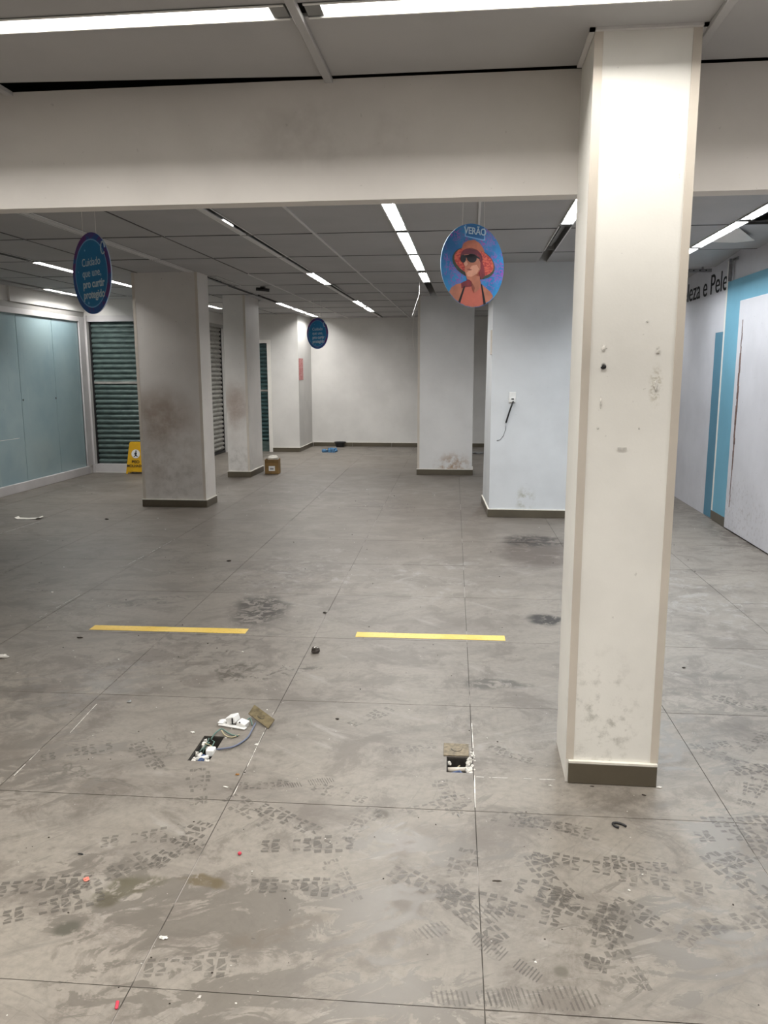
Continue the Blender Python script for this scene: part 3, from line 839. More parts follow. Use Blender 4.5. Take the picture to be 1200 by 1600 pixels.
# row A
lamp(-3.105, 4.08, 5.32, R_, 'closed unlit light channel hidden behind the beam at left', False, GR)
lamp(-3.105, 5.36, 6.58, R_, 'closed unlit light channel behind the near blue round sign, nearest the beam', False, GR)
lamp(-3.105, 6.62, 7.85, R_, 'closed unlit light channel right of the near blue round sign', False, GR)
lamp(-3.105, 7.89, 8.86, R_, 'closed unlit light channel ending at the top of the grimy wide column', False, GR)
lamp(-3.0, 9.30, 10.28, R_, 'lit ceiling light just behind the top of the grimy wide column', group=GR)
lamp(-3.105, 10.40, 11.50, R_, 'unlit ceiling light slot above the narrow grimy column', False, GR)
lamp(-3.105, 12.95, 13.98, R_, 'lit ceiling light, nearest of the three in line left of the far blue sign', group=GR)
lamp(-3.105, 14.12, 15.10, R_, 'lit ceiling light, middle of the three in line left of the far blue sign', group=GR)
lamp(-3.105, 15.26, 16.22, R_, 'lit ceiling light, farthest of the three in line left of the far blue sign', group=GR)
# left rows
lamp(-4.37, 7.87 + e, 9.11, R_, 'lit ceiling light left of and behind the near blue round sign', group=GR)
lamp(-4.37, 9.16, 10.32, R_, 'lit ceiling light between the near blue round sign and the grimy wide column', group=GR)
lamp(-4.37, 5.36, 7.80, R_, 'unlit light slot at upper left before the lit pair over the shopfront', False, GR)
lamp(-4.37, 12.9, 14.0, R_, 'lit ceiling light over the galvanised shutter behind the grimy wide column', group=GR)
lamp(-5.64, 10.40, 11.50, R_, 'lit ceiling light close to the fascia above the blue glass', group=GR)
# row D and the right one
lamp(0.70, 4.08 + e, 5.34 - e, K_, 'lit ceiling light hidden behind the beam beside the near column', group=GR)
lamp(0.70, 5.34 + e, 6.44, K_, 'lit ceiling light just left of the near column top', group=GR)
lamp(0.70, 6.50, 7.74, K_, 'unlit louvred ceiling light above the socket column', False, GR)
lamp(1.99, 4.08 + e, 5.34 - e, K_, 'lit ceiling light by the right wall hidden behind the beam', group=GR)
lamp(1.99, 5.34 + e, 6.41, K_, 'lit ceiling light at the right edge beside the missing panel', group=GR)
lamp(1.99, 6.47, 7.74, K_, 'lit ceiling light in the right row above the sagging panel corner', group=GR)
lamp(1.99, 7.80, 9.05, K_, 'lit ceiling light in the right row partly behind the near column', group=GR)
lamp(1.99, 10.4, 11.5, K_, 'lit ceiling light in the right row hidden behind the near column', group=GR)
lamp(0.70, 12.75, 13.9, K_, 'lit ceiling light beyond the socket column', group=GR)

# near zone ceiling: rows run across the room
NY = [-2.95, -2.42, -1.87, -1.78, -1.18, -0.55, -0.46, 0.10, 0.70, 0.79, 1.38, 1.98, 2.07, 2.595, 2.69, 3.215]
NX = [-5.90, -4.40, -3.12, -1.84, -0.555, 0.755, 2.04, 2.56]
slots = {(-1.87, -1.78), (-0.55, -0.46), (0.70, 0.79), (1.98, 2.07), (2.595, 2.69)}
slots = {(-1.87, -1.78), (0.70, 0.79), (2.595, 2.69)}
for a, b in zip(NY, NY[1:]):
    if (a, b) in slots: continue
    for c, e2 in zip(NX, NX[1:]):
        mb = MB()
        for q in cut_rect((c + 0.004, e2 - 0.004, a + 0.002, b - 0.002), [(0.372, 0.736, 2.875, 3.222)]):
            k = len(mb.v)
            y1_ = q[3]
            mb.box(q[0], q[1], q[2], y1_, ZC, ZC + 0.012)
            if y1_ > 3.19:
                # the panels by the beam stop short of it and leave a dark gap, wider at left
                for w_ in range(8):
                    v = mb.v[k + w_]
                    if abs(v[1] - y1_) < 1e-4:
                        gap = 0.012 if v[0] > -1.3 else 0.085
                        mb.v[k + w_] = (v[0], v[1] - gap, v[2] + 0.001)
        mb.build('ceiling_panel', M['panel'], ceil)
for x in NX[1:-1]:
    o = MB().bbox(x - 0.015, x + 0.015, 2.0, 3.221, ZC - 0.018, ZC - 0.001, 0.002).build('ceiling_runner', M['panel'], ceil)
    MB().bbox(x - 0.015, x + 0.015, -2.9, 1.95, ZC - 0.007, ZC - 0.001, 0.002).build('ceiling_runner', M['panel'], ceil)
# L-shaped edge trim round the head of the near column
mb = MB()
mb.box(0.366, 0.384, 2.872, 3.20, ZC - 0.008, ZC + 0.002)
mb.box(0.366, 0.742, 2.872, 2.888, ZC - 0.008, ZC + 0.002)
mb.box(0.724, 0.742, 2.872, 3.20, ZC - 0.008, ZC + 0.002)
mb.build('edge_trim', M['panel_edge'], ceil)
GN = 'ceiling lights on the near side of the beam'
def near_lamp(x0, x1, y, label, lit=True, mt='lamp_front'):
    # runs along X: rotate -90 deg so local +Y -> +X
    return lamp(0, 0, x1 - x0, M[mt], label, lit, GN, -math.pi / 2, (x0, y, ZC))
near_lamp(-1.83, -0.585, 2.643, 'long lit batten at the upper left, before the beam')
near_lamp(-0.525, 0.70, 2.643, 'long lit batten at the top centre, right of the ceiling runner')
near_lamp(0.81, 2.0, 2.643, 'lit batten out of view right of the near column top')
near_lamp(-3.10, -1.88, 2.643, 'lit batten out of view beyond the upper left corner')
near_lamp(-4.38, -3.16, 2.643, 'lit batten far out of view to the left before the beam')
for k, (x0, x1) in enumerate(((-3.10, -1.88), (-1.83, -0.60), (-0.50, 0.72), (0.80, 2.0))):
    near_lamp(x0, x1, 0.745, 'lit batten overhead out of view, number %s from the left in its row' % ('one', 'two', 'three', 'four')[k], mt='lamp_overhead')
for k, (x0, x1) in enumerate(((-1.83, -0.60), (-0.50, 0.72))):
    near_lamp(x0, x1, -1.825, 'lit batten behind the viewpoint, on the %s side' % ('window', 'partition')[k], mt='lamp_overhead')

# void over the missing panel: conduits, hanging rail
o = empty('conduit_bundle', 'black conduits in the dark ceiling void by the right wall', 'conduit', (2.3, 6.0, 2.75))
for k in range(4):
    MB().tube([(-0.25 + 0.12 * k, -0.75, 0.03 * (k % 2)), (-0.2 + 0.12 * k, 0, -0.02 + 0.02 * k), (-0.22 + 0.13 * k, 0.8, 0.02)], 0.02, 8).build('conduit', M['black'] if k % 2 else M['steel'], o)
MB().box(-0.28, 0.27, 0.05, 0.09, 0.04, 0.07).build('support_rail', M['steel'], o)
o = empty('ceiling_bracket', 'perforated steel angle bracket at the wall top beside the lettering', 'bracket', (XR - 0.02, 8.48, 2.43))
mb = MB(); mb.box(-0.004, 0.0, -0.02, 0.02, 0.0, 0.215); mb.box(-0.03, 0.0, 0.016, 0.02, 0.0, 0.215)
mb.build('upright', M['steel'], o)
mb = MB()
mb.box(-0.006, 0.0, -0.16, 0.0, 0.185, 0.215)
for k in range(4): mb.box(-0.008, -0.005, -0.14 + 0.035 * k, -0.125 + 0.035 * k, 0.193, 0.207, 1)
mb.build('arm', [M['steel'], M['black']], o)
o = empty('cable_tray', 'thin grey perforated rail under the ceiling left of the bracket', 'rail', (1.75, 9.2, 2.60))
mb = MB(); mb.box(0, 0.80, -0.012, 0.012, 0.0, 0.035)
for k in range(12): mb.box(0.02 + 0.065 * k, 0.035 + 0.065 * k, -0.014, -0.011, 0.012, 0.024, 1)
mb.build('rail', [M['steel'], M['black']], o)
MB().box(0.30, 0.315, -0.01, 0.01, -0.05, 0.05).build('hanger', M['steel'], o)
MB().box(0.70, 0.715, -0.01, 0.01, 0.03, 0.06).build('hanger', M['steel'], o)

mb = MB()
mb.poly([(2.045, 6.72, ZC - 0.004), (2.045, 7.42, ZC - 0.004), (2.20, 7.30, ZC - 0.030), (2.30, 7.12, ZC - 0.042)])
mb.poly([(2.045, 6.72, ZC), (2.30, 7.12, ZC - 0.038), (2.20, 7.30, ZC - 0.026), (2.045, 7.42, ZC)])
mb.build('loose_panel_corner', M['strip_white'], ceil)
# small dark device on the ceiling
o = empty('ceiling_detector', 'small black device fixed to the ceiling above the narrow grimy column', 'detector', (-2.715, 10.49, ZC))
MB().bbox(-0.03, 0.03, -0.03, 0.03, -0.014, 0.0, 0.004).build('base', M['black'], o)
MB().tube([(-0.09, 0.0, -0.03), (-0.02, 0, -0.035), (0.08, 0.02, -0.045)], 0.022, 8).build('body', M['black'], o)

# dangling wires
def wire(name, label, pts, rad, mat, cat='wire'):
    # smooth by Catmull-Rom
    P = [Vector(q) for q in pts]
    out = []
    for i in range(len(P) - 1):
        p0, p1, p2, p3 = P[max(i - 1, 0)], P[i], P[i + 1], P[min(i + 2, len(P) - 1)]
        for k in range(6):
            u = k / 6
            out.append(0.5 * ((2 * p1) + (p2 - p0) * u + (2 * p0 - 5 * p1 + 4 * p2 - p3) * u * u + (3 * p1 - p0 - 3 * p2 + p3) * u ** 3))
    out.append(P[-1])
    o = MB().tube(out, rad, 6).build(name, mat)
    if cat: tag(o, label, cat)
    return o
wire('dangling_wire', 'thin white wire hanging from the end of the bright light row',
     [(-0.655, 10.2, 2.655), (-0.66, 10.2, 2.5), (-0.70, 10.2, 2.38), (-0.745, 10.2, 2.24)], 0.0028, M['white_plastic'])
wire('dangling_wire', 'thin pale wire trailing down beside the stained foot column, below the other',
     [(-0.715, 11.9, 2.66), (-0.83, 11.9, 2.4), (-0.86, 11.9, 2.1), (-0.84, 12.0, 1.85)], 0.003, M['strip_white'])

# ------------------------------------------------------------------ shopfront glass (window)
w1 = empty('window_1', 'blue frosted shopfront glass with white sill and frame', 'window', (XL, 0, 0), kind='structure')
for (a, b) in ((8.30, 9.12), (9.13, 10.068), (10.078, 10.975), (10.985, 11.74)):
    MB().bbox(-0.018, -0.008, a, b, 0.118, 2.312, 0.001).build('pane', M['film'], w1)
MB().bbox(-0.10, 0.025, 8.30, 11.80, 0.0, 0.118, 0.004).build('sill', M['frame'], w1)
MB().bbox(-0.08, 0.015, 8.30, 11.80, 2.312, 2.385, 0.003).build('head_frame', M['frame'], w1)
MB().bbox(-0.08, 0.02, 11.74, 11.925, 0.118, 2.385, 0.003).build('post', M['frame'], w1)
for (y, z) in ((10.106, 1.196), (10.956, 1.194)):
    MB().lump((-0.005, y, z), (0.006, 0.012, 0.014), 3, rough=0.1).build('bolt', M['black'], w1)
MB().box(-0.0078, -0.007, 9.80, 10.03, 1.32, 1.52).build('film_patch', M['film'], w1)
MB().box(-0.0078, -0.0070, 9.13, 9.95, 0.70, 0.704).build('film_edge', M['strip_white'], w1)

# ------------------------------------------------------------------ roller shutters
def slat_mesh(L, pitch, mat, depth=0.026):
    """one curved interlocking slat running along X, facing -Y"""
    mb = MB()
    prof = [(0.004, 0.0), (0.004, pitch * 0.14), (-depth * 0.55, pitch * 0.2), (-depth, pitch * 0.45), (-depth * 0.95, pitch * 0.66), (-depth * 0.5, pitch * 0.86), (0.004, pitch * 0.98), (0.004, pitch)]
    for (ya, za), (yb, zb) in zip(prof, prof[1:]):
        mb.poly([(0, ya, za), (L, ya, za), (L, yb, zb), (0, yb, zb)], 0, True)
    mb.poly([(0, 0.006, pitch), (L, 0.006, pitch), (L, 0.006, 0), (0, 0.006, 0)])
    return mb.mesh('slat', mat)
def shutter(label, loc, rz, L, z0, z1, mat, n, bar=None, rail=M['frame'], railh=0.12):
    o = empty('roller_shutter', label, 'shutter', loc, rz)
    pitch = (z1 - z0) / n
    me = slat_mesh(L, pitch, mat)
    for k in range(n):
        inst('slat', me, o, (0, 0, z0 + k * pitch))
    MB().bbox(-0.02, L + 0.02, -0.04, 0.02, 0.002, z0, 0.003).build('bottom_rail', rail, o)
    MB().box(-0.03, -0.002, -0.03, 0.03, 0.0, z1 + 0.05).build('guide', M['black'], o)
    MB().box(L + 0.002, L + 0.03, -0.03, 0.03, 0.0, z1 + 0.05).build('guide', M['black'], o)
    if bar:
        MB().bbox(0.0, L, -0.03, -0.02, bar[0], bar[1], 0.002).build('lock_bar', M['slat_grey'], o)
    return o
shutter('teal tinted roller shutter left of the grimy wide column', (-5.83, 12.02, 0.016), 0, 0.84, 0.12, 2.36, M['slat_teal'], 29, (1.365, 1.40))
# white frame round it
mb = MB(); mb.box(-5.86, -4.98, 11.935, 11.965, 0.016, 0.13); mb.box(-5.86, -4.98, 11.935, 11.965, 2.32, 2.41)
mb.build('shutter_frame', M['frame'], wb)
shutter('grey galvanised roller shutter between the grimy wide and narrow columns', (-4.83, 13.13, 0.0), math.pi / 2, 2.10, 0.05, 2.40, M['slat_grey'], 28, None, M['black'])
mb = MB(); mb.box(-4.80, -4.772, 13.1, 15.3, 2.39, 2.45); mb.build('shutter_head', M['lintel'], wi)
shutter('narrow dark teal shutter beside the corner pillar, right of the narrow column', (-4.52, 15.52, 0.0), 0, 0.56, 0.20, 2.11, M['slat_dark'], 25, (1.18, 1.215), M['slat_teal'])
mb = MB(); mb.box(-3.945, -3.875, 15.405, 15.42, 0.0, 2.17); mb.box(-4.56, -3.945, 15.405, 15.42, 2.11, 2.17); mb.build('door_frame', M['strip_white'], wp)

# red sticker on the corner pillar
t = NT('red_sticker_print')
p = t.position()
cc = t.mix(t.ramp(t.noise(t.xf(p, scl=(1, 0.5, 0.25)), 26, 3), 0.56, 0.6), srgb(172, 84, 84), srgb(222, 190, 186))
M['red'] = t.out(cc, 0.5)
MB().box(-3.335, -3.332, 15.47, 15.86, 1.40, 1.82).build('sticker', M['red'], wp)

# ------------------------------------------------------------------ hanging signs
def circ(r_, n=48, c=(0, 0)):
    return [(c[0] + r_ * math.cos(-2 * math.pi * k / n), c[1] + r_ * math.sin(-2 * math.pi * k / n)) for k in range(n)][::-1]
t = NT('blue_with_violet_squiggles')
q = t.objpos()
n1 = t.noise(q, 26, 3, 0.6, 1.6)
line = t.math('MULTIPLY', t.ramp(n1, 0.47, 0.50), t.ramp(n1, 0.53, 0.56, 1, 0))
dens = t.ramp(t.noise(q, 7, 2), 0.42, 0.56)
cc = t.mix(t.ramp(t.noise(q, 5, 3), 0.35, 0.65), srgb(16, 92, 150), srgb(30, 128, 184))
cc = t.mix(t.math('MULTIPLY', line, dens), cc, srgb(150, 64, 160))
M['summer'] = t.out(cc, 0.45)
t = NT('blue_violet_rim_print')
q = t.objpos()
cc = t.mix(t.ramp(t.noise(q, 9, 4, 0.6, 0.8), 0.44, 0.58), srgb(26, 84, 158), srgb(98, 48, 120))
M['rim'] = t.out(cc, 0.45)
M['sign_blue'] = plain('sign_centre_blue', srgb(14, 118, 176), 0.45, 0.06, 4)
M['sign_ring'] = plain('sign_pale_blue_ring', srgb(120, 176, 220), 0.5, 0.03, 4)
M['sign_edge'] = plain('sign_board_edge', srgb(170, 190, 215), 0.5, 0.03, 4)
M['sign_text'] = plain('sign_lettering_pale', srgb(196, 216, 226), 0.5, 0.02, 4)
M['sign_badge'] = plain('summer_badge_blue', srgb(12, 96, 158), 0.5, 0.05, 4)
def hang(o, r_, z, lens):
    for s_ in (-0.08, 0.08):
        MB().tube([(s_, 0, math.sqrt(r_ * r_ - s_ * s_)), (s_ * 0.9, 0, lens)], 0.0012, 5).build('hanging_thread', M['strip_white'], o)
RS = 0.23
def care_sign(label, loc, rz, gr):
    o = empty('hanging_sign', label, 'hanging sign', loc, rz, gr)
    MB().prism(circ(RS, 56), -0.003, 0.003, 1, 0).build('board', [M['rim'], M['sign_edge']], o)
    ring = MB()
    a, b = circ(RS * 0.845, 56), circ(RS * 0.815, 56)
    for k in range(56):
        k2 = (k + 1) % 56
        ring.poly([(a[k][0], -0.0046, a[k][1]), (a[k2][0], -0.0046, a[k2][1]), (b[k2][0], -0.0046, b[k2][1]), (b[k][0], -0.0046, b[k][1])])
    ring.build('ring', M['sign_ring'], o)
    MB().prism(circ(RS * 0.83, 56), -0.0042, -0.003, 0).build('centre_disc', [M['sign_blue']], o)
    me = standing(text_mesh('Cuidado\nque une,', 0.064, M['sign_text'], 0.0004, 0.0, 'LEFT', 1.02))
    inst('lettering', me, o, (-0.105, -0.0052, 0.045))
    me = standing(text_mesh('pro curtir\nprotegido', 0.064, M['sign_text'], 0.0004, 0.0014, 'LEFT', 1.0))
    inst('lettering', me, o, (-0.105, -0.0052, -0.078))
    for (x, z, r_) in ((-0.06, 0.135, 0.006), (0.10, -0.115, 0.006), (-0.155, 0.02, 0.004), (-0.05, -0.165, 0.008), (0.04, -0.15, 0.004)):
        MB().prism(circ(r_, 8, (x, z)), -0.0052, -0.0042, 0).build('dot', [M['sign_ring']], o)
    sw = MB()
    sw.tube([(0.155 + 0.022 * math.cos(a_), -0.0055, 0.13 + 0.034 * math.sin(a_)) for a_ in [k * 0.5 for k in range(12)]], 0.004, 5)
    sw.build('curl_print', M['sign_text'], o)
    hang(o, RS, loc[2], ZC - loc[2] + 0.01)
    return o
GS = 'round blue care signs hanging from the ceiling'
care_sign('near round blue hanging sign at upper left, turned sideways, with pale lettering', (-2.217, 4.62, 2.122), math.radians(-37), GS)
care_sign('far round blue hanging sign in front of the back wall', (-2.33, 12.2, 2.13), math.radians(-35), GS)

o = empty('hanging_sign', 'round summer sign of a woman in a red straw hat and sunglasses', 'hanging sign', (0.0, 4.75, 2.146), math.radians(39))
MB().prism(circ(RS, 64), -0.003, 0.003, 1, 0).build('board', [M['summer'], M['sign_edge']], o)
def sp(px, py):    # drawing units of the print -> metres on the board
    return ((px - 590) / 500 * RS, (760 - py) / 645 * RS)
def clipc(pts, r_=RS * 0.995):
    out = []
    for x, z in pts:
        l = math.hypot(x, z)
        out.append((x, z) if l <= r_ else (x / l * r_, z / l * r_))
    return out
def layer(name, pts, lvl, mat):
    P = clipc([sp(*q) for q in pts])
    ar = sum(P[i][0] * P[(i + 1) % len(P)][1] - P[(i + 1) % len(P)][0] * P[i][1] for i in range(len(P)))
    if ar < 0: P = P[::-1]
    MB().prism(P, -0.003 - 0.0004 * lvl, -0.003 - 0.0004 * (lvl - 1), 0).build(name, [mat], o)
def ell(cx, cy, rx, ry, rot=0, n=28, a0=0, a1=360):
    q = []
    for k in range(n + (0 if a1 - a0 >= 360 else 1)):
        a_ = math.radians(a0 + (a1 - a0) * k / n)
        x, y = rx * math.cos(a_), ry * math.sin(a_)
        c_, s_ = math.cos(math.radians(rot)), math.sin(math.radians(rot))
        q.append((cx + x * c_ - y * s_, cy + x * s_ + y * c_))
    return q
skin = plain('printed_skin', srgb(176, 108, 82), 0.5, 0.22, 9)
skin_l = plain('printed_skin_light', srgb(206, 146, 120), 0.5, 0.12, 12)
skin_d = plain('printed_skin_shade', srgb(132, 68, 52), 0.5, 0.15, 12)
t = NT('printed_straw_hat')
q = t.objpos()
wv = t.noise(t.xf(q, scl=(1, 1, 0.5)), 60, 3)
M['hat'] = t.out(t.mix(t.ramp(wv, 0.4, 0.6), srgb(168, 44, 44), srgb(204, 92, 66)), 0.6)
hat_o = plain('printed_hat_crown', srgb(176, 98, 70), 0.6, 0.15, 20)
hat_d = plain('printed_hat_underside', srgb(96, 24, 40), 0.6, 0.2, 16)
hat_g = plain('printed_hat_green_band', srgb(48, 60, 48), 0.6, 0.3, 20)
hair = plain('printed_hair', srgb(120, 30, 40), 0.6, 0.25, 20)
lens = plain('printed_sunglasses', srgb(22, 14, 20), 0.4, 0.2, 10)
layer('shoulders_print', [(215, 1190), (250, 1120), (330, 1060), (420, 1035), (500, 1010), (560, 960), (600, 900), (690, 880), (700, 960), (720, 1030), (800, 1090), (870, 1140), (920, 1210), (905, 1245), (860, 1290), (780, 1340), (690, 1385), (590, 1402), (480, 1385), (380, 1340), (290, 1270)], 1, skin)
layer('chest_print', [(440, 1110), (560, 1060), (700, 1050), (760, 1200), (770, 1340), (660, 1380), (520, 1385), (380, 1340)], 2, plain('printed_chest', srgb(186, 96, 78), 0.5, 0.1, 9))
layer('hair_print', [(400, 1040), (470, 1000), (540, 960), (590, 1010), (600, 1060), (560, 1080), (470, 1100), (410, 1120)], 3, hair)
layer('hat_brim_print', ell(600, 720, 345, 235, 14), 3, hat_g)
layer('hat_brim_print', ell(604, 700, 320, 205, 14), 4, M['hat'])
layer('hat_crown_print', [(400, 520), (430, 430), (500, 380), (600, 360), (680, 400), (740, 470), (770, 540), (640, 510), (520, 500)], 5, hat_o)
layer('hat_underside_print', ell(560, 640, 175, 150, 10), 5, hat_d)
layer('hat_underside_print', [(640, 560), (700, 600), (760, 760), (780, 900), (720, 960), (690, 900), (680, 760)], 6, hair)
layer('neck_print', [(500, 960), (560, 1000), (600, 1100), (620, 1180), (700, 1100), (700, 960), (690, 860), (600, 900)], 4, skin)
layer('face_print', [(420, 640), (440, 600), (560, 580), (660, 620), (700, 700), (700, 800), (660, 880), (600, 950), (540, 985), (490, 970), (470, 900), (450, 840), (455, 790), (425, 720)], 7, skin)
layer('cheek_print', [(560, 760), (640, 740), (680, 800), (640, 880), (560, 930), (500, 930), (480, 880), (520, 840)], 8, skin_l)
layer('nose_print', [(440, 700), (480, 690), (500, 740), (470, 775), (440, 760)], 8, skin_l)
layer('mouth_print', [(475, 822), (520, 808), (572, 822), (530, 838)], 9, skin_d)
layer('sunglasses_print', ell(560, 645, 78, 68), 9, lens)
layer('sunglasses_print', ell(425, 665, 42, 60), 9, lens)
layer('sunglasses_print', [(440, 610), (600, 580), (690, 630), (685, 650), (600, 620), (450, 650)], 9, lens)
layer('neck_shade_print', [(560, 1000), (620, 1100), (600, 1180), (570, 1100)], 5, skin_d)
layer('strap_print', [(445, 1080), (465, 1090), (390, 1350), (355, 1340)], 5, lens)
layer('strap_print', [(715, 1030), (735, 1040), (805, 1345), (765, 1355)], 5, lens)
layer('badge_print', [(445, 120), (780, 120), (775, 350), (735, 358), (450, 325)], 1, M['sign_ring'])
layer('badge_print', [(465, 120), (758, 128), (755, 332), (735, 338), (468, 308)], 2, M['sign_badge'])
me = standing(text_mesh('VERÃO', 0.052, M['sign_text'], 0.0003, 0.0008, 'CENTER', 0.95))
inst('lettering', me, o, (sp(612, 0)[0], -0.0044, sp(0, 275)[1]), 0)
hang(o, RS, 0, ZC - 2.146 + 0.01)

# ------------------------------------------------------------------ socket and cable on the cool white column
o = empty('wall_socket', 'white wall socket plate on the column behind the near column', 'socket', (0.437, 8.563, 1.283))
MB().bbox(-0.038, 0.038, -0.010, 0.0, -0.058, 0.058, 0.004).build('plate', M['white_plastic'], o)
MB().bbox(-0.030, 0.030, -0.030, -0.010, -0.050, -0.004, 0.004).build('plug_body', M['white_plastic'], o)
MB().box(-0.012, 0.014, -0.0315, -0.030, -0.022, -0.008).build('marking', M['black'], o)
mb = MB().tube([(0.446, 8.535, 1.245), (0.425, 8.53, 1.19), (0.398, 8.54, 1.10), (0.375, 8.55, 1.02)], 0.009, 7)
o = tag(mb.build('power_cable', M['black']), 'black cable hanging from the wall socket with bare grey tail', 'cable')
mb = MB().tube([(0.375, 8.55, 1.02), (0.375, 8.553, 0.95), (0.352, 8.556, 0.88), (0.315, 8.558, 0.835), (0.285, 8.558, 0.83)], 0.004, 6)
mb.build('bare_tail', M['steel'], o)
# small grey plate on the splayed edge
MB().bbox(0.198, 0.215, 8.60, 8.75, 1.73, 1.98, 0.002).build('cover_strip', M['guard'], bpy.data.objects['column.004'])

# ------------------------------------------------------------------ items at the back
cardb = plain('brown_cardboard', srgb(128, 100, 58), 0.8, 0.12, 12)
bagm = plain('white_plastic_bag', srgb(226, 222, 212), 0.4, 0.05, 12)
cx, cy = px_floor(424, 741)
o = empty('cardboard_box', 'small brown carton with white label at the foot of the narrow column', 'box', (cx, cy + 0.10, 0.002), math.radians(4))
mb = MB(); w = 0.105; h = 0.225
mb.box(-w, w, -0.10, -0.094, 0, h); mb.box(-w, w, 0.094, 0.10, 0, h); mb.box(-w, -w + 0.006, -0.094, 0.094, 0, h); mb.box(w - 0.006, w, -0.094, 0.094, 0, h); mb.box(-w, w, -0.1, 0.1, 0, 0.006)
mb.build('body', cardb, o)
MB().box(-w, w, -0.104, -0.1, h - 0.055, h - 0.002).build('flap', plain('cardboard_flap', srgb(112, 86, 48), 0.8, 0.1, 12), o)
MB().box(-0.045, 0.05, -0.1015, -0.1, 0.05, 0.125).build('paper_label', M['white_plastic'], o)
MB().box(-0.025, 0.03, -0.1022, -0.1015, 0.07, 0.095).build('label_print', M['housing_grey'], o)
mb = MB(); mb.lump((0, 0, 0.012), (0.092, 0.085, 0.05), 5, rough=0.2); mb.lump((0.02, 0.0, 0.03), (0.07, 0.06, 0.038), 8, rough=0.25)
tag(mb.build('plastic_bag', bagm, None, (cx, cy + 0.10, 0.215)), 'crumpled white plastic bag stuffed in the small carton', 'bag')
cx, cy = px_floor(533, 697.5)
o = tag(MB().build('bucket', M['black'], None, (cx, cy - 0.13, 0.003)), 'low black tub against the back wall', 'bucket')
mb = MB()
seg = 20
for (r0, z0, r1, z1) in ((0.085, 0.0, 0.115, 0.105), (0.115, 0.105, 0.125, 0.105), (0.125, 0.105, 0.125, 0.09), (0.108, 0.105, 0.078, 0.008)):
    for k in range(seg):
        a0, a1 = 2 * math.pi * k / seg, 2 * math.pi * (k + 1) / seg
        mb.poly([(r0 * math.cos(a0), r0 * math.sin(a0), z0), (r0 * math.cos(a1), r0 * math.sin(a1), z0), (r1 * math.cos(a1), r1 * math.sin(a1), z1), (r1 * math.cos(a0), r1 * math.sin(a0), z1)])
mb.poly([(0.085 * math.cos(2 * math.pi * k / seg), 0.085 * math.sin(2 * math.pi * k / seg), 0.0) for k in range(seg)])
o.data = mb.mesh('bucket', M['black'])
bl = plain('light_blue_cloth', srgb(70, 112, 148), 0.8, 0.4, 30)
mb = MB()
rg = random.Random(5)
for k in range(9):
    mb.lump((rg.uniform(-0.11, 0.11), rg.uniform(-0.09, 0.09), 0.018), (rg.uniform(0.03, 0.06), rg.uniform(0.03, 0.06), 0.03 + rg.uniform(0, 0.035)), k, rough=0.4, flat=0.5)
cx, cy = px_floor(515, 706)
tag(mb.build('cloth', bl, None, (cx, cy, 0.002)), 'crumpled light blue cloth on the floor near the back wall', 'cloth')
cx, cy = px_floor(745, 709)
mb = MB(); mb.lump((0, 0, 0.015), (0.09, 0.05, 0.02), 3, rough=0.4, flat=0.2); mb.lump((0.08, 0.06, 0.012), (0.05, 0.03, 0.015), 4, rough=0.4, flat=0.2)
tag(mb.build('dark_scrap', M['housing_grey'], None, (cx, cy, 0.002)), 'dark crumpled scrap on the floor right of the stained foot column', 'scrap')

# wet floor sign
yel = plain('yellow_plastic', srgb(206, 158, 18), 0.45, 0.08, 6)
o = empty('wet_floor_sign', 'yellow folding wet floor sign half hidden by the grimy wide column', 'sign', (-5.155, 11.79, 0.003))
def sign_board(y_base, y_top, name):
    mb = MB()
    wb_, wt_, H_ = 0.155, 0.105, 0.49
    out_ = [(-wb_, 0.0), (-wb_ + 0.03, 0.0), (-wb_ + 0.04, 0.03), (wb_ - 0.04, 0.03), (wb_ - 0.03, 0.0), (wb_, 0.0), (wt_, H_ - 0.02), (wt_ - 0.02, H_), (-wt_ + 0.02, H_), (-wt_, H_ - 0.02)]
    n = len(out_)
    f0 = [(x, y_base + (y_top - y_base) * z / H_, z) for x, z in out_]
    f1 = [(x, y + 0.012, z) for x, y, z in f0]
    mb.poly(f0); mb.poly(f1[::-1])
    for k in range(n):
        k2 = (k + 1) % n
        mb.poly([f0[k], f1[k], f1[k2], f0[k2]])
    return mb.build(name, yel, o)
sign_board(0.0, 0.075, 'front_board')
sign_board(0.11, 0.092, 'rear_board')
mb = MB().prism(circ(0.068, 24, (0.0, 0.31)), -0.003, 0.0, 0)
wd = mb.build('pictogram_disc', [M['white_plastic']], o); wd.rotation_euler = (math.radians(-8.7), 0, 0); wd.location = (0, 0.0, 0)
mb = MB()
mb.prism(circ(0.012, 10, (0.005, 0.352)), -0.005, -0.003)
mb.prism([(-0.01, 0.335), (-0.03, 0.30), (-0.022, 0.296), (-0.008, 0.315), (-0.012, 0.285), (-0.035, 0.262), (-0.028, 0.256), (0.002, 0.280), (0.03, 0.262), (0.034, 0.27), (0.012, 0.295), (0.02, 0.325), (0.008, 0.338)][::-1], -0.005, -0.003)
o2 = mb.build('slipping_figure', M['black'], o); o2.rotation_euler = (math.radians(-8.7), 0, 0)
for txt, z, s_ in (('PISO', 0.165, 0.062), ('MOLHADO', 0.105, 0.055)):
    me = standing(text_mesh(txt, s_, M['black'], 0.001, 0.001, 'CENTER'))
    q = inst('lettering', me, o, (0, -0.003 + 0.153 * z - 0.001, z)); q.rotation_euler = (math.radians(-8.7), 0, 0)

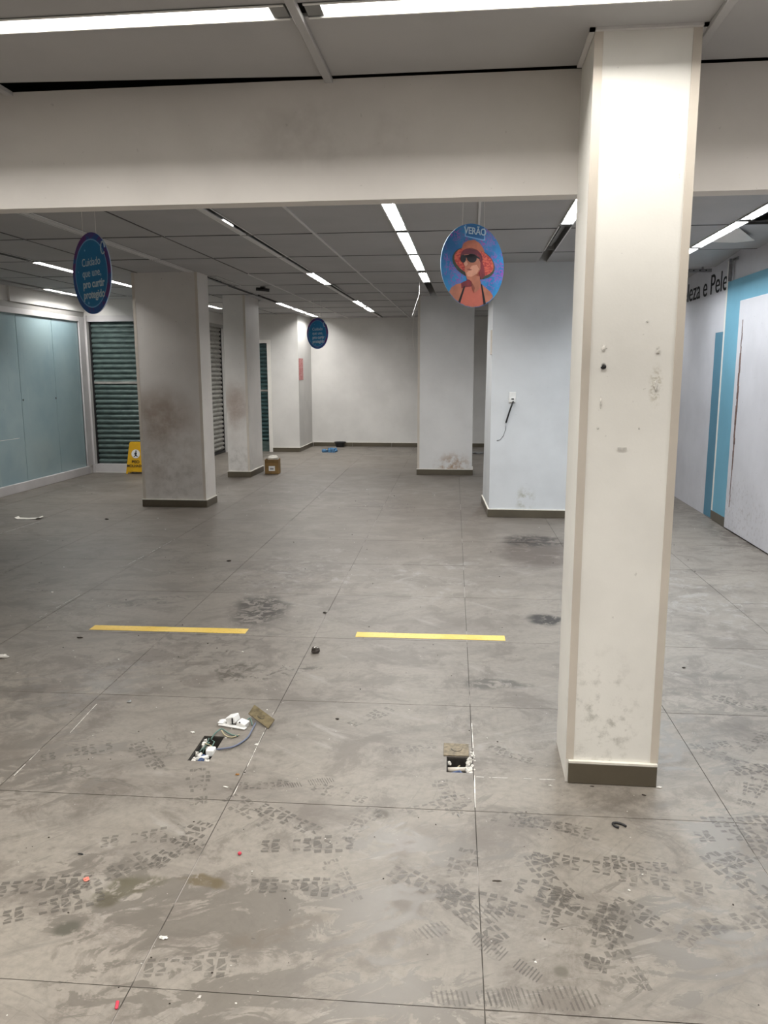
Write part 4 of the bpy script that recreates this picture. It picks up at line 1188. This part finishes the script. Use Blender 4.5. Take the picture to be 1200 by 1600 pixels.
# ------------------------------------------------------------------ yellow tape strips
t = NT('worn_yellow_tape')
p = t.position()
cc = t.mix(t.ramp(t.noise(p, 3, 3), 0.35, 0.65), srgb(206, 172, 66), srgb(216, 186, 96))
cc = t.mix(t.ramp(t.noise(t.xf(p, scl=(0.6, 0.25, 1)), 26, 5, 0.7), 0.56, 0.68, 0, 0.75), cc, srgb(120, 98, 56))
M['tape'] = t.out(cc, 0.5)
def tape(a, b, wid, label, seed):
    rg = random.Random(seed)
    A, B = Vector((*px_floor(*a), 0)), Vector((*px_floor(*b), 0))
    dr = (B - A).normalized(); nm = Vector((-dr.y, dr.x, 0))
    n = 24
    mb = MB()
    top, bot = [], []
    for k in range(n + 1):
        q = A.lerp(B, k / n)
        top.append(q + nm * (wid / 2 + rg.uniform(-0.0012, 0.0012)))
        bot.append(q - nm * (wid / 2 + rg.uniform(-0.0012, 0.0012)))
    z = 0.0016
    for k in range(n):
        mb.poly([(*bot[k].xy, z), (*bot[k + 1].xy, z), (*top[k + 1].xy, z), (*top[k].xy, z)])
        mb.poly([(*bot[k].xy, 0.0003), (*bot[k + 1].xy, 0.0003), (*bot[k + 1].xy, z), (*bot[k].xy, z)])
        mb.poly([(*top[k].xy, z), (*top[k + 1].xy, z), (*top[k + 1].xy, 0.0003), (*top[k].xy, 0.0003)])
    return tag(mb.build('floor_tape', M['tape']), label, 'tape')
tape((144, 980.5), (386, 986.5), 0.088, 'left yellow tape strip on the floor beside the oil stain', 1)
tape((556.5, 991.5), (789, 997.5), 0.088, 'yellow tape strip on the floor nearer the front column', 2)

# ------------------------------------------------------------------ floor boxes
dirt = plain('box_dark_grime', (0.03, 0.026, 0.022, 1), 0.9, 0.4, 40)
bluec = plain('blue_conduit', srgb(40, 66, 110), 0.5, 0.25, 30)
teal = plain('teal_wire', srgb(84, 112, 104), 0.5, 0.1, 30)
greyb = plain('grey_blue_cable', srgb(98, 106, 128), 0.5, 0.1, 30)
cream = plain('cream_wire', srgb(170, 160, 130), 0.5, 0.1, 30)
def pit_box(idx, label):
    h = pits[idx]
    c = fw((h[0] + h[1]) / 2, (h[2] + h[3]) / 2)
    o = empty('floor_box', label, 'floor outlet box', (c.x, c.y, 0), FR)
    a, b = (h[1] - h[0]) / 2 - 0.001, (h[3] - h[2]) / 2 - 0.001
    mb = MB()
    mb.box(-a, a, -b, b, -0.108, -0.10)
    for q in ((-a, -a + 0.003, -b, b), (a - 0.003, a, -b, b), (-a, a, -b, -b + 0.003), (-a, a, b - 0.003, b)):
        mb.box(*q, -0.10, -0.006)
    mb.build('casing', dirt, o)
    return o, c, a, b
o, c1, a1_, b1_ = pit_box(0, 'open floor outlet box with loose wires and blue conduit, left')
rg = random.Random(9)
for k, (x, y, s_) in enumerate(((-0.03, -0.10, 0.014), (-0.035, -0.02, 0.011), (-0.03, 0.06, 0.013), (0.03, -0.09, 0.014), (-0.015, -0.035, 0.012), (0.0, 0.02, 0.012), (-0.035, 0.095, 0.01), (-0.03, -0.07, 0.012))):
    MB().lump((x, y, -0.02), (s_, s_, s_ * 1.1), k, rough=0.35).build('plaster_lump', M['plaster'], o)
MB().tube([(0.0, -0.105, -0.02), (0.005, -0.06, -0.012), (0.0, -0.01, -0.05)], 0.014, 9).build('conduit', bluec, o)
MB().tube([(-0.02, -0.075, -0.012), (0.03, -0.07, -0.002)], 0.008, 7).build('conduit', M['white_plastic'], o)
MB().bbox(0.012, 0.045, -0.052, -0.012, -0.012, 0.016, 0.003).build('connector', M['white_plastic'], o)
for pts, mt in (([(-0.02, 0.05, -0.05), (-0.01, 0.02, 0.01), (0.02, 0.0, 0.012), (0.012, -0.04, -0.02)], cream),
                ([(-0.03, 0.0, -0.05), (-0.01, 0.07, 0.01), (0.015, 0.06, 0.0), (0.0, 0.0, -0.04)], teal),
                ([(-0.03, 0.09, -0.05), (0.0, 0.04, 0.006), (-0.02, -0.03, 0.0)], teal)):
    MB().tube(pts, 0.0028, 6).build('wire', mt, o)
# white outlet block and its long cables
bx, by = px_floor(366, 1133)
o = empty('outlet_module', 'broken white outlet module lying by the left floor box', 'outlet module', (bx, by, 0.0), math.radians(-14))
MB().bbox(-0.022, 0.022, -0.02, 0.03, 0.014, 0.044, 0.003, mat=Matrix.Rotation(math.radians(-18), 4, 'Y')).build('block', M['white_plastic'], o)
MB().bbox(0.020, 0.062, -0.024, 0.022, 0.008, 0.036, 0.003, mat=Matrix.Rotation(math.radians(12), 4, 'Y')).build('block', M['white_plastic'], o)
mb = MB(); mb.bbox(-0.062, 0.072, -0.034, -0.012, 0.002, 0.009, 0.002); mb.lump((-0.055, -0.01, 0.01), (0.018, 0.025, 0.008), 3, rough=0.3)
mb.build('frame', M['white_plastic'], o)
MB().box(0.0, 0.007, -0.0215, -0.019, 0.014, 0.042).build('slot', M['black'], o)
MB().lump((0.043, -0.0245, 0.030), (0.004, 0.002, 0.004), 1, rough=0.05).build('slot', M['black'], o)
def P3(x, y, z=0.004):
    q = px_floor(x, y, z); return (q[0], q[1], z)
def cabl(label, pts, rad, mat):
    return wire('loose_cable', label, [P3(*q) for q in pts], rad, mat, 'cable')
cabl('grey blue cable arching from the left floor box to the cover plate', [(336, 1171, -0.010), (346, 1170, 0.008), (366, 1166, 0.006), (385, 1154, 0.006), (393, 1142, 0.010), (397, 1134, 0.006), (399, 1130, 0.006)], 0.0038, greyb)
cabl('dark teal cable looping over the left floor box corner', [(330, 1155, -0.005), (336, 1146, 0.01), (346, 1139, 0.012), (353, 1143, 0.008), (362, 1148, 0.006), (372, 1150, 0.005)], 0.0032, teal)
cabl('cream wire ending beside the left floor box', [(346, 1141, 0.012), (352, 1149, 0.006), (362, 1152, 0.005), (374, 1148, 0.004)], 0.0028, cream)
cabl('short teal wire end under the tilted cover plate', [(384, 1128, 0.02), (390, 1122, 0.022), (393, 1128, 0.012), (394, 1133, 0.006)], 0.003, teal)
# tilted cover plate: corners measured, back corners raised on the debris
o = empty('cover_plate', 'tarnished rectangular cover plate tilted up beside the white outlet module', 'cover plate')
cz = [(397.5, 1101, 0.050), (429, 1124, 0.028), (419, 1138, 0.003), (388, 1115, 0.030)]
q = [Vector(P3(x, y, z)) for x, y, z in cz]
nrm = (q[1] - q[0]).cross(q[3] - q[0]).normalized()
if nrm.z < 0: nrm = -nrm
mb = MB()
lo = [v - nrm * 0.004 for v in q]
mb.poly(q[::-1]); mb.poly(lo)
for k in range(4):
    k2 = (k + 1) % 4
    mb.poly([q[k], lo[k], lo[k2], q[k2]])
mb.build('plate', M['brass'], o)
ctr = sum(q, Vector()) / 4
ex = (q[1] - q[0]).normalized(); ey = nrm.cross(ex)
mb = MB().tube([ctr + ex * (0.022 * math.cos(a_)) + ey * (0.012 * math.sin(a_)) + nrm * 0.001 for a_ in [math.pi + k * math.pi / 8 for k in range(9)]], 0.0013, 5)
mb.build('finger_groove', M['black'], o)
mb = MB().tube([ctr + ex * (-0.045 + 0.02 * math.cos(a_)) + ey * (0.012 + 0.012 * math.sin(a_)) + nrm * 0.001 for a_ in [math.pi * 0.9 + k * math.pi / 10 for k in range(8)]], 0.0012, 5)
mb.build('finger_groove', M['black'], o)

o, c2, a2_, b2_ = pit_box(1, 'square open floor outlet box with black cable, left of the near column')
MB().tube([(-a2_ + 0.004, -0.008, -0.020), (a2_ - 0.02, -0.004, -0.018)], 0.010, 8).build('conduit', M['guard'], o)
for pts in ([(-0.042, -0.056, -0.04), (-0.03, -0.036, -0.02), (0.0, -0.028, -0.015), (0.030, -0.050, -0.03)], [(-0.035, -0.058, -0.03), (-0.01, -0.046, -0.020), (0.02, -0.045, -0.025)]):
    MB().tube(pts, 0.006, 7).build('cable', bluec, o)
MB().tube([(-0.02, -0.03, -0.045), (-0.012, 0.0, -0.018), (0.002, 0.03, -0.02)], 0.003, 6).build('wire', cream, o)
for k, (x, y, s_, z) in enumerate(((0.04, 0.03, 0.013, -0.01), (0.034, 0.0, 0.012, -0.02), (0.04, -0.03, 0.014, -0.008), (0.045, -0.055, 0.010, -0.006), (-0.04, 0.045, 0.008, -0.02), (0.042, 0.055, 0.010, -0.004), (0.03, -0.05, 0.010, -0.03))):
    MB().lump((x, y, z), (s_, s_, s_), 20 + k, rough=0.35).build('plaster_lump', M['plaster'], o)
o = empty('cover_plate', 'flush stained cover plate at the back edge of the square floor outlet box', 'cover plate', (*px_floor(713.5, 1172), 0.0), FR)
MB().bbox(-0.054, 0.050, -0.056, 0.052, 0.001, 0.0045, 0.001).build('plate', plain('stained_cover_plate', srgb(112, 100, 78), 0.6, 0.35, 60), o)
mb = MB().tube([(0.022 * math.cos(a_), 0.005 + 0.026 * math.sin(a_), 0.005) for a_ in [math.pi + k * math.pi / 8 for k in range(9)]], 0.0012, 5)
mb.build('finger_groove', M['black'], o)
# broken plaster along the right edge and white filler lines in the joints there
mb = MB()
rg = random.Random(14)
for k in range(26):
    u_, v_ = rg.uniform(0.088, 0.104), rg.uniform(2.92, 3.16)
    q = fw(u_, v_)
    mb.lump((q.x, q.y, 0.0008), (rg.uniform(0.002, 0.0045), rg.uniform(0.002, 0.006), 0.0018), 40 + k, rough=0.4)
o = tag(mb.build('plaster_crumbs', M['plaster']), 'white plaster crumbs along the right edge of the square floor box', 'crumbs', kind='stuff')
mb = MB()
def fline(a, b, w_=0.0022, brk=0.12, z=0.0009):
    A, B = Vector((*px_floor(*a), z)), Vector((*px_floor(*b), z))
    n = max(2, int((B - A).length / 0.03)); nm = Vector((-(B - A).y, (B - A).x, 0)).normalized()
    for k in range(n):
        if rg.random() < brk: continue
        p0, p1 = A.lerp(B, k / n), A.lerp(B, (k + 1) / n)
        w0 = w_ * rg.uniform(0.4, 1.0)
        mb.poly([p0 - nm * w0, p1 - nm * w0, p1 + nm * w0, p0 + nm * w0])
fline((741.5, 1212), (742.5, 1262)); fline((744, 1214), (880, 1219), 0.0016, 0.3); fline((430, 1108), (365, 1242), 0.0014, 0.4); fline((737, 1130), (740, 1180), 0.002)
fline((125, 929), (62, 965), 0.0014, 0.3); fline((155, 1096), (105, 1150), 0.0016, 0.25); fline((62, 1172), (22, 1212), 0.0016, 0.25)
fline((0, 834), (62, 815), 0.003, 0.1); fline((275, 842), (200, 882), 0.002, 0.4)
mb.build('joint_filler', M['plaster'], floor)

# ------------------------------------------------------------------ single bits on the floor
rock = plain('dark_lump', srgb(70, 64, 60), 0.8, 0.4, 60)
cx, cy = px_floor(493, 1020)
mb = MB(); mb.lump((0, 0, 0.016), (0.026, 0.016, 0.019), 2, rough=0.28, flat=0.15)
o = tag(mb.build('rubble_lump', rock, None, (cx, cy, 0.0005)), 'dark grey lump of rubble between the two tape strips', 'rubble')
MB().lump((0.004, -0.004, 0.032), (0.014, 0.009, 0.004), 5, rough=0.3).build('pale_top', M['plaster'], o)
pink = plain('pink_plastic', srgb(190, 54, 74), 0.5, 0.15, 30)
cx, cy = px_floor(374.5, 1335.5)
tag(MB().lump((0, 0, 0.005), (0.0065, 0.006, 0.005), 4, rough=0.15).build('pink_bead', pink, None, (cx, cy, 0.0005)), 'tiny pink bead on the near floor', 'bead')
cx, cy = px_floor(183, 1572)
tag(MB().bbox(-0.004, 0.004, -0.013, 0.013, 0, 0.006, 0.002).build('pink_scrap', pink, None, (cx, cy, 0.0005), 0.3), 'short pink plastic scrap at the bottom left of the floor', 'scrap')
cx, cy = px_floor(135, 1375)
tag(MB().lump((0, 0, 0.003), (0.009, 0.010, 0.003), 6, rough=0.4).build('pink_smear', plain('pale_pink_crumb', srgb(206, 120, 104), 0.6, 0.15, 30), None, (cx, cy, 0.0005)), 'pale pink crumb beside a wet mark at lower left', 'crumb')
mb = MB()
mb.tube([(0.024 * math.cos(a_), 0.014 * math.sin(a_), 0.004) for a_ in [0.6 + k * 0.42 for k in range(11)]], 0.0042, 6)
cx, cy = px_floor(968, 1292)
tag(mb.build('rubber_loop', M['black'], None, (cx, cy, 0.001), -0.5), 'black bent rubber loop in front of the near column', 'rubber')
cx, cy = px_floor(46, 810.5)
mb = MB()
pr = [(-0.14, 0.02), (-0.12, 0.004), (-0.02, 0.001), (0.08, 0.004), (0.12, 0.022), (0.135, 0.018)]
for (xa, za), (xb, zb) in zip(pr, pr[1:]):
    mb.poly([(xa, -0.045, za), (xb, -0.035, zb), (xb, 0.045, zb), (xa, 0.05, za)])
    mb.poly([(xa, -0.045, za - 0.001), (xa, 0.05, za - 0.001), (xb, 0.045, zb - 0.001), (xb, -0.035, zb - 0.001)])
tag(mb.build('paper_scrap', bagm, None, (cx, cy, 0.001), 0.1), 'white folded paper scrap lying near the blue glass', 'paper')
brn = plain('dark_organic_bit', srgb(46, 38, 30), 0.8, 0.3, 60)
bits = [
    (125, 997, 0.018, 0.008, brn, 'dark leaf crumb below the left end of the left tape strip', 'leaf'),
    (202, 1097, 0.010, 0.012, M['housing_grey'], 'dark short stick left of the floor box with loose wires', 'stick'),
    (126, 1335, 0.010, 0.004, M['black'], 'black flat bit at lower left between wet marks', 'crumb'),
    (776, 1377, 0.013, 0.003, brn, 'thin dark sliver on the near floor below the square floor box', 'sliver'),
    (716, 1274, 0.003, 0.010, M['housing_grey'], 'thin grey sliver just below the square floor box', 'sliver'),
    (1006, 1243, 0.008, 0.004, brn, 'dark crumb right at the foot of the near column', 'crumb'),
    (925, 1229, 0.008, 0.003, brn, 'dark sliver touching the near column skirting', 'sliver'),
    (1068, 1044, 0.010, 0.006, brn, 'dark bit on the floor right of the near column', 'crumb'),
    (527, 1124, 0.009, 0.005, brn, 'dark bit between the two floor boxes', 'crumb'),
    (167, 812, 0.022, 0.014, brn, 'dark bit between paper scrap and grimy wide column', 'crumb'),
    (358, 877, 0.020, 0.010, brn, 'dark bit on the floor before the grimy wide column', 'crumb'),
    (508, 958, 0.015, 0.010, brn, 'dark bit above and right of the rubble lump', 'crumb'),
    (301, 1145, 0.009, 0.007, M['plaster'], 'white plaster chip left of the floor box with loose wires', 'chip'),
    (401, 1164, 0.009, 0.006, M['plaster'], 'white plaster chip in the joint under the tilted cover plate', 'chip'),
    (353, 1230, 0.010, 0.003, M['plaster'], 'white sliver below the floor box with loose wires', 'chip'),
    (255, 1466, 0.013, 0.006, M['plaster'], 'white flake on the tile joint at lower left', 'flake'),
    (379, 1019, 0.006, 0.005, M['plaster'], 'small white chip left of the rubble lump', 'chip'),
    (82, 926, 0.011, 0.008, M['plaster'], 'small pale chip above the left tape strip at far left', 'chip'),
    (5, 1028, 0.028, 0.020, M['plaster'], 'pale flake at the left picture edge', 'flake'),
    (371, 1211, 0.009, 0.006, plain('orange_crumb', srgb(150, 104, 50), 0.7, 0.3, 50), 'ochre crumb beside the joint below the left floor box', 'crumb'),
    (860, 1228, 0.006, 0.004, M['plaster'], 'white chip near the left foot of the near column', 'chip'),
    (1030, 1231, 0.009, 0.005, M['plaster'], 'white chip at the right foot of the near column', 'chip'),
    (983, 1392, 0.004, 0.004, M['plaster'], 'tiny white chip on the wet mark lower right', 'chip'),
]
for k, (x, y, a_, b_, mt, lab, cat) in enumerate(bits):
    cx, cy = px_floor(x, y)
    hz = min(a_, b_) * 0.5
    tag(MB().lump((0, 0, hz * 0.8), (a_, b_, hz), 60 + k, rough=0.35, flat=0.3).build('floor_' + cat, mt, None, (cx, cy, 0.0006), 0.3 * math.sin(k * 2.1)), lab, cat)
# grit: uncountable crumbs
mb = MB(); mw = MB()
rg = random.Random(21)
for k in range(300):
    y_ = 1.5 + 9 * rg.random() ** 1.6
    x_ = rg.uniform(-0.55 * y_ - 0.3, min(2.4, 0.38 * y_ + 0.2))
    if 0.37 < x_ < 0.74 and 2.87 < y_ < 3.24: continue
    if -3.9 < x_ < -3.0 and 8.8 < y_ < 9.3: continue
    if x_ > 0.15 and y_ > 8.5: continue
    s_ = rg.uniform(0.0009, 0.0026) * (1 + y_ * 0.12)
    (mb if rg.random() < 0.65 else mw).lump((x_, y_, s_ * 0.5), (s_, s_ * rg.uniform(0.5, 1), s_ * 0.5), k, rough=0.4)
tag(mb.build('grit', brn), 'dark grit crumbs scattered over the whole floor', 'grit', kind='stuff')
tag(mw.build('grit', M['plaster']), 'white plaster grit scattered over the whole floor', 'grit', kind='stuff')

# ------------------------------------------------------------------ shoe prints: sole marks as separate thin marks on the tiles
def sole_outline(s):   # half width along the sole, s in 0..1 heel->toe
    return 0.034 + 0.017 * math.sin(min(1, s * 1.1) * math.pi * 0.5) * (1 if s > 0.45 else 0.2) if s < 0.93 else 0.03
def sole_w(s):
    pts = [(0, 0.018), (0.05, 0.030), (0.2, 0.034), (0.4, 0.028), (0.6, 0.040), (0.78, 0.048), (0.9, 0.040), (0.97, 0.026), (1.0, 0.012)]
    for (a, wa), (b, wb2) in zip(pts, pts[1:]):
        if s <= b: return wa + (wb2 - wa) * (s - a) / (b - a)
    return 0.012
def sole_mesh(kind, seed):
    rg = random.Random(seed)
    mb = MB()
    L = 0.285
    def quad(cx_, cy_, w_, h_, rot):
        P = []
        for a, b in ((-1, -1), (1, -1), (1, 1), (-1, 1)):
            x = a * w_ / 2 * rg.uniform(0.75, 1.1); y = b * h_ / 2 * rg.uniform(0.75, 1.1)
            P.append((cx_ + x * math.cos(rot) - y * math.sin(rot), cy_ + x * math.sin(rot) + y * math.cos(rot), 0))
        mb.poly(P)
    if kind == 'lug':
        rows = 9
        for i in range(rows):
            s = (i + 0.5) / rows
            w_ = sole_w(s); pt = L / rows
            y = (s - 0.5) * L
            sk = rg.uniform(0.1, 0.3)
            for sd in (-1, 1):       # chunky outer lugs, slanted
                if rg.random() < 0.88:
                    xo, xi = w_ * rg.uniform(0.95, 1.08), w_ * rg.uniform(0.58, 0.66)
                    mb.poly([(sd * xi, y - pt * 0.40 + sk * 0.01, 0), (sd * xo, y - pt * 0.30, 0), (sd * xo * 0.98, y + pt * 0.36, 0), (sd * xi * 1.05, y + pt * 0.30 + sk * 0.01, 0)])
            if i in (3,) or rg.random() < 0.1: continue
            xi = w_ * 0.50           # inner wedge pair
            fl = 1 if i % 2 else -1
            mb.poly([(-xi, y - pt * 0.38, 0), (xi * 0.7 * fl, y - pt * 0.40, 0), (-xi * 0.2 * fl, y + pt * 0.30, 0), (-xi, y + pt * 0.18, 0)])
            mb.poly([(xi, y - pt * 0.24, 0), (xi, y + pt * 0.42, 0), (xi * 0.0 * fl, y + pt * 0.42, 0), (xi * 0.82, y - pt * 0.28, 0)])
    elif kind == 'bars':
        n = 22
        for i in range(n):
            s = (i + 0.5) / n
            if 0.38 < s < 0.48: continue
            w_ = sole_w(s)
            quad(0, (s - 0.5) * L, w_ * 1.7, L / n * 0.42, 0.12)
    else:   # smeared patches: ragged puddle-like outlines
        for i in range(3):
            s = (i + 0.5) / 3
            w_ = sole_w(s) * rg.uniform(0.8, 1.3)
            n = 22
            ph = [rg.uniform(0, 6.28) for _ in range(4)]
            cx_, cy_ = rg.uniform(-0.02, 0.02), (s - 0.5) * L * 1.1
            mb.poly([(cx_ + w_ * (1 + 0.22 * math.sin(2 * a_ + ph[0]) + 0.18 * math.sin(5 * a_ + ph[1]) + 0.10 * math.sin(9 * a_ + ph[2])) * math.cos(a_),
                      cy_ + 0.05 * (1 + 0.22 * math.sin(3 * a_ + ph[3]) + 0.15 * math.sin(7 * a_ + ph[0])) * math.sin(a_), 0) for a_ in [2 * math.pi * k / n for k in range(n)]])
    return mb.mesh('shoe_print', M['print_strong'])
soles = {}
for kind in ('lug', 'bars', 'smear'):
    for s_ in range(3):
        for st in ('strong', 'faint'):
            me = sole_mesh(kind, s_ * 7 + 1)
            me.materials.clear(); me.materials.append(M['print_' + st])
            soles[(kind, s_, st)] = me
prints = [  # photo x, y, heading deg (0 = away from the viewer), kind, strength, size
    (225, 1308, 70, 'lug', 'faint', 1), (282, 1318, 20, 'lug', 'strong', 1), (272, 1338, 35, 'lug', 'faint', .8), (85, 1415, 60, 'lug', 'strong', 1), (178, 1362, 40, 'lug', 'faint', 1),
    (60, 1385, 75, 'lug', 'strong', 1.1), (310, 1228, -20, 'lug', 'faint', 1), (405, 1227, 80, 'lug', 'faint', .8), (482, 1224, 70, 'bars', 'strong', .7),
    (530, 1240, -70, 'lug', 'faint', .8), (450, 1280, -60, 'lug', 'strong', 1), (560, 1290, 20, 'lug', 'faint', .9), (480, 1320, 80, 'lug', 'strong', 1.1), (535, 1375, -30, 'lug', 'faint', .8),
    (460, 1385, 85, 'lug', 'strong', 1), (390, 1268, -50, 'lug', 'faint', 1), 
    (700, 1245, -15, 'lug', 'faint', .9), (680, 1260, 60, 'lug', 'faint', 1), (715, 1365, 15, 'lug', 'faint', 1), (668, 1385, -60, 'lug', 'strong', 1), (740, 1432, -35, 'lug', 'strong', 1.15), (800, 1420, -75, 'lug', 'strong', 1),
    (720, 1440, 60, 'bars', 'faint', 1.1), (790, 1495, -50, 'bars', 'strong', .8), (840, 1560, 85, 'bars', 'faint', 1.1), (760, 1560, 85, 'bars', 'faint', 1),
    (865, 1375, -25, 'lug', 'strong', 1), (885, 1405, -70, 'lug', 'strong', 1.1), (900, 1350, -80, 'lug', 'strong', 1), (915, 1425, -60, 'lug', 'strong', 1.1), (945, 1465, 20, 'lug', 'strong', 1), (965, 1490, -15, 'lug', 'faint', 1),
    (870, 1290, -70, 'lug', 'faint', 1.1), (830, 1285, -80, 'lug', 'faint', 1), 
    (1040, 1380, -80, 'lug', 'faint', 1), (1000, 1352, -85, 'lug', 'strong', .8), (1020, 1440, -50, 'lug', 'strong', .9), (1155, 1440, 70, 'lug', 'faint', 1),
    (1160, 1285, 85, 'lug', 'strong', 1), (1150, 1305, 80, 'lug', 'strong', 1), (1185, 1330, 60, 'lug', 'strong', 1.1), (1170, 1380, -30, 'lug', 'strong', 1.2),
    (1175, 1238, 30, 'lug', 'strong', .9), (1190, 1200, 70, 'lug', 'strong', 1), (1150, 1190, -50, 'lug', 'faint', 1), (1120, 1165, 80, 'lug', 'faint', .8), (1180, 1160, 40, 'lug', 'faint', .9), (1160, 1100, -60, 'lug', 'faint', 1),
    (120, 1175, 60, 'lug', 'faint', 1), (230, 1180, -40, 'lug', 'faint', 1), 
    (290, 1510, 80, 'lug', 'faint', 1),
    (580, 1120, 40, 'lug', 'faint', .9), (640, 1170, 70, 'lug', 'faint', .8), (800, 1180, -60, 'lug', 'faint', .8), 
]
for k, (x, y, hd, kind, st, sc) in enumerate(prints):
    cx, cy = px_floor(x, y)
    o = inst('shoe_print', soles[(kind, k % 3, st)], floor, (cx, cy, 0.0008 + 0.00004 * (k % 9)), math.radians(-hd), (sc, sc, 1))
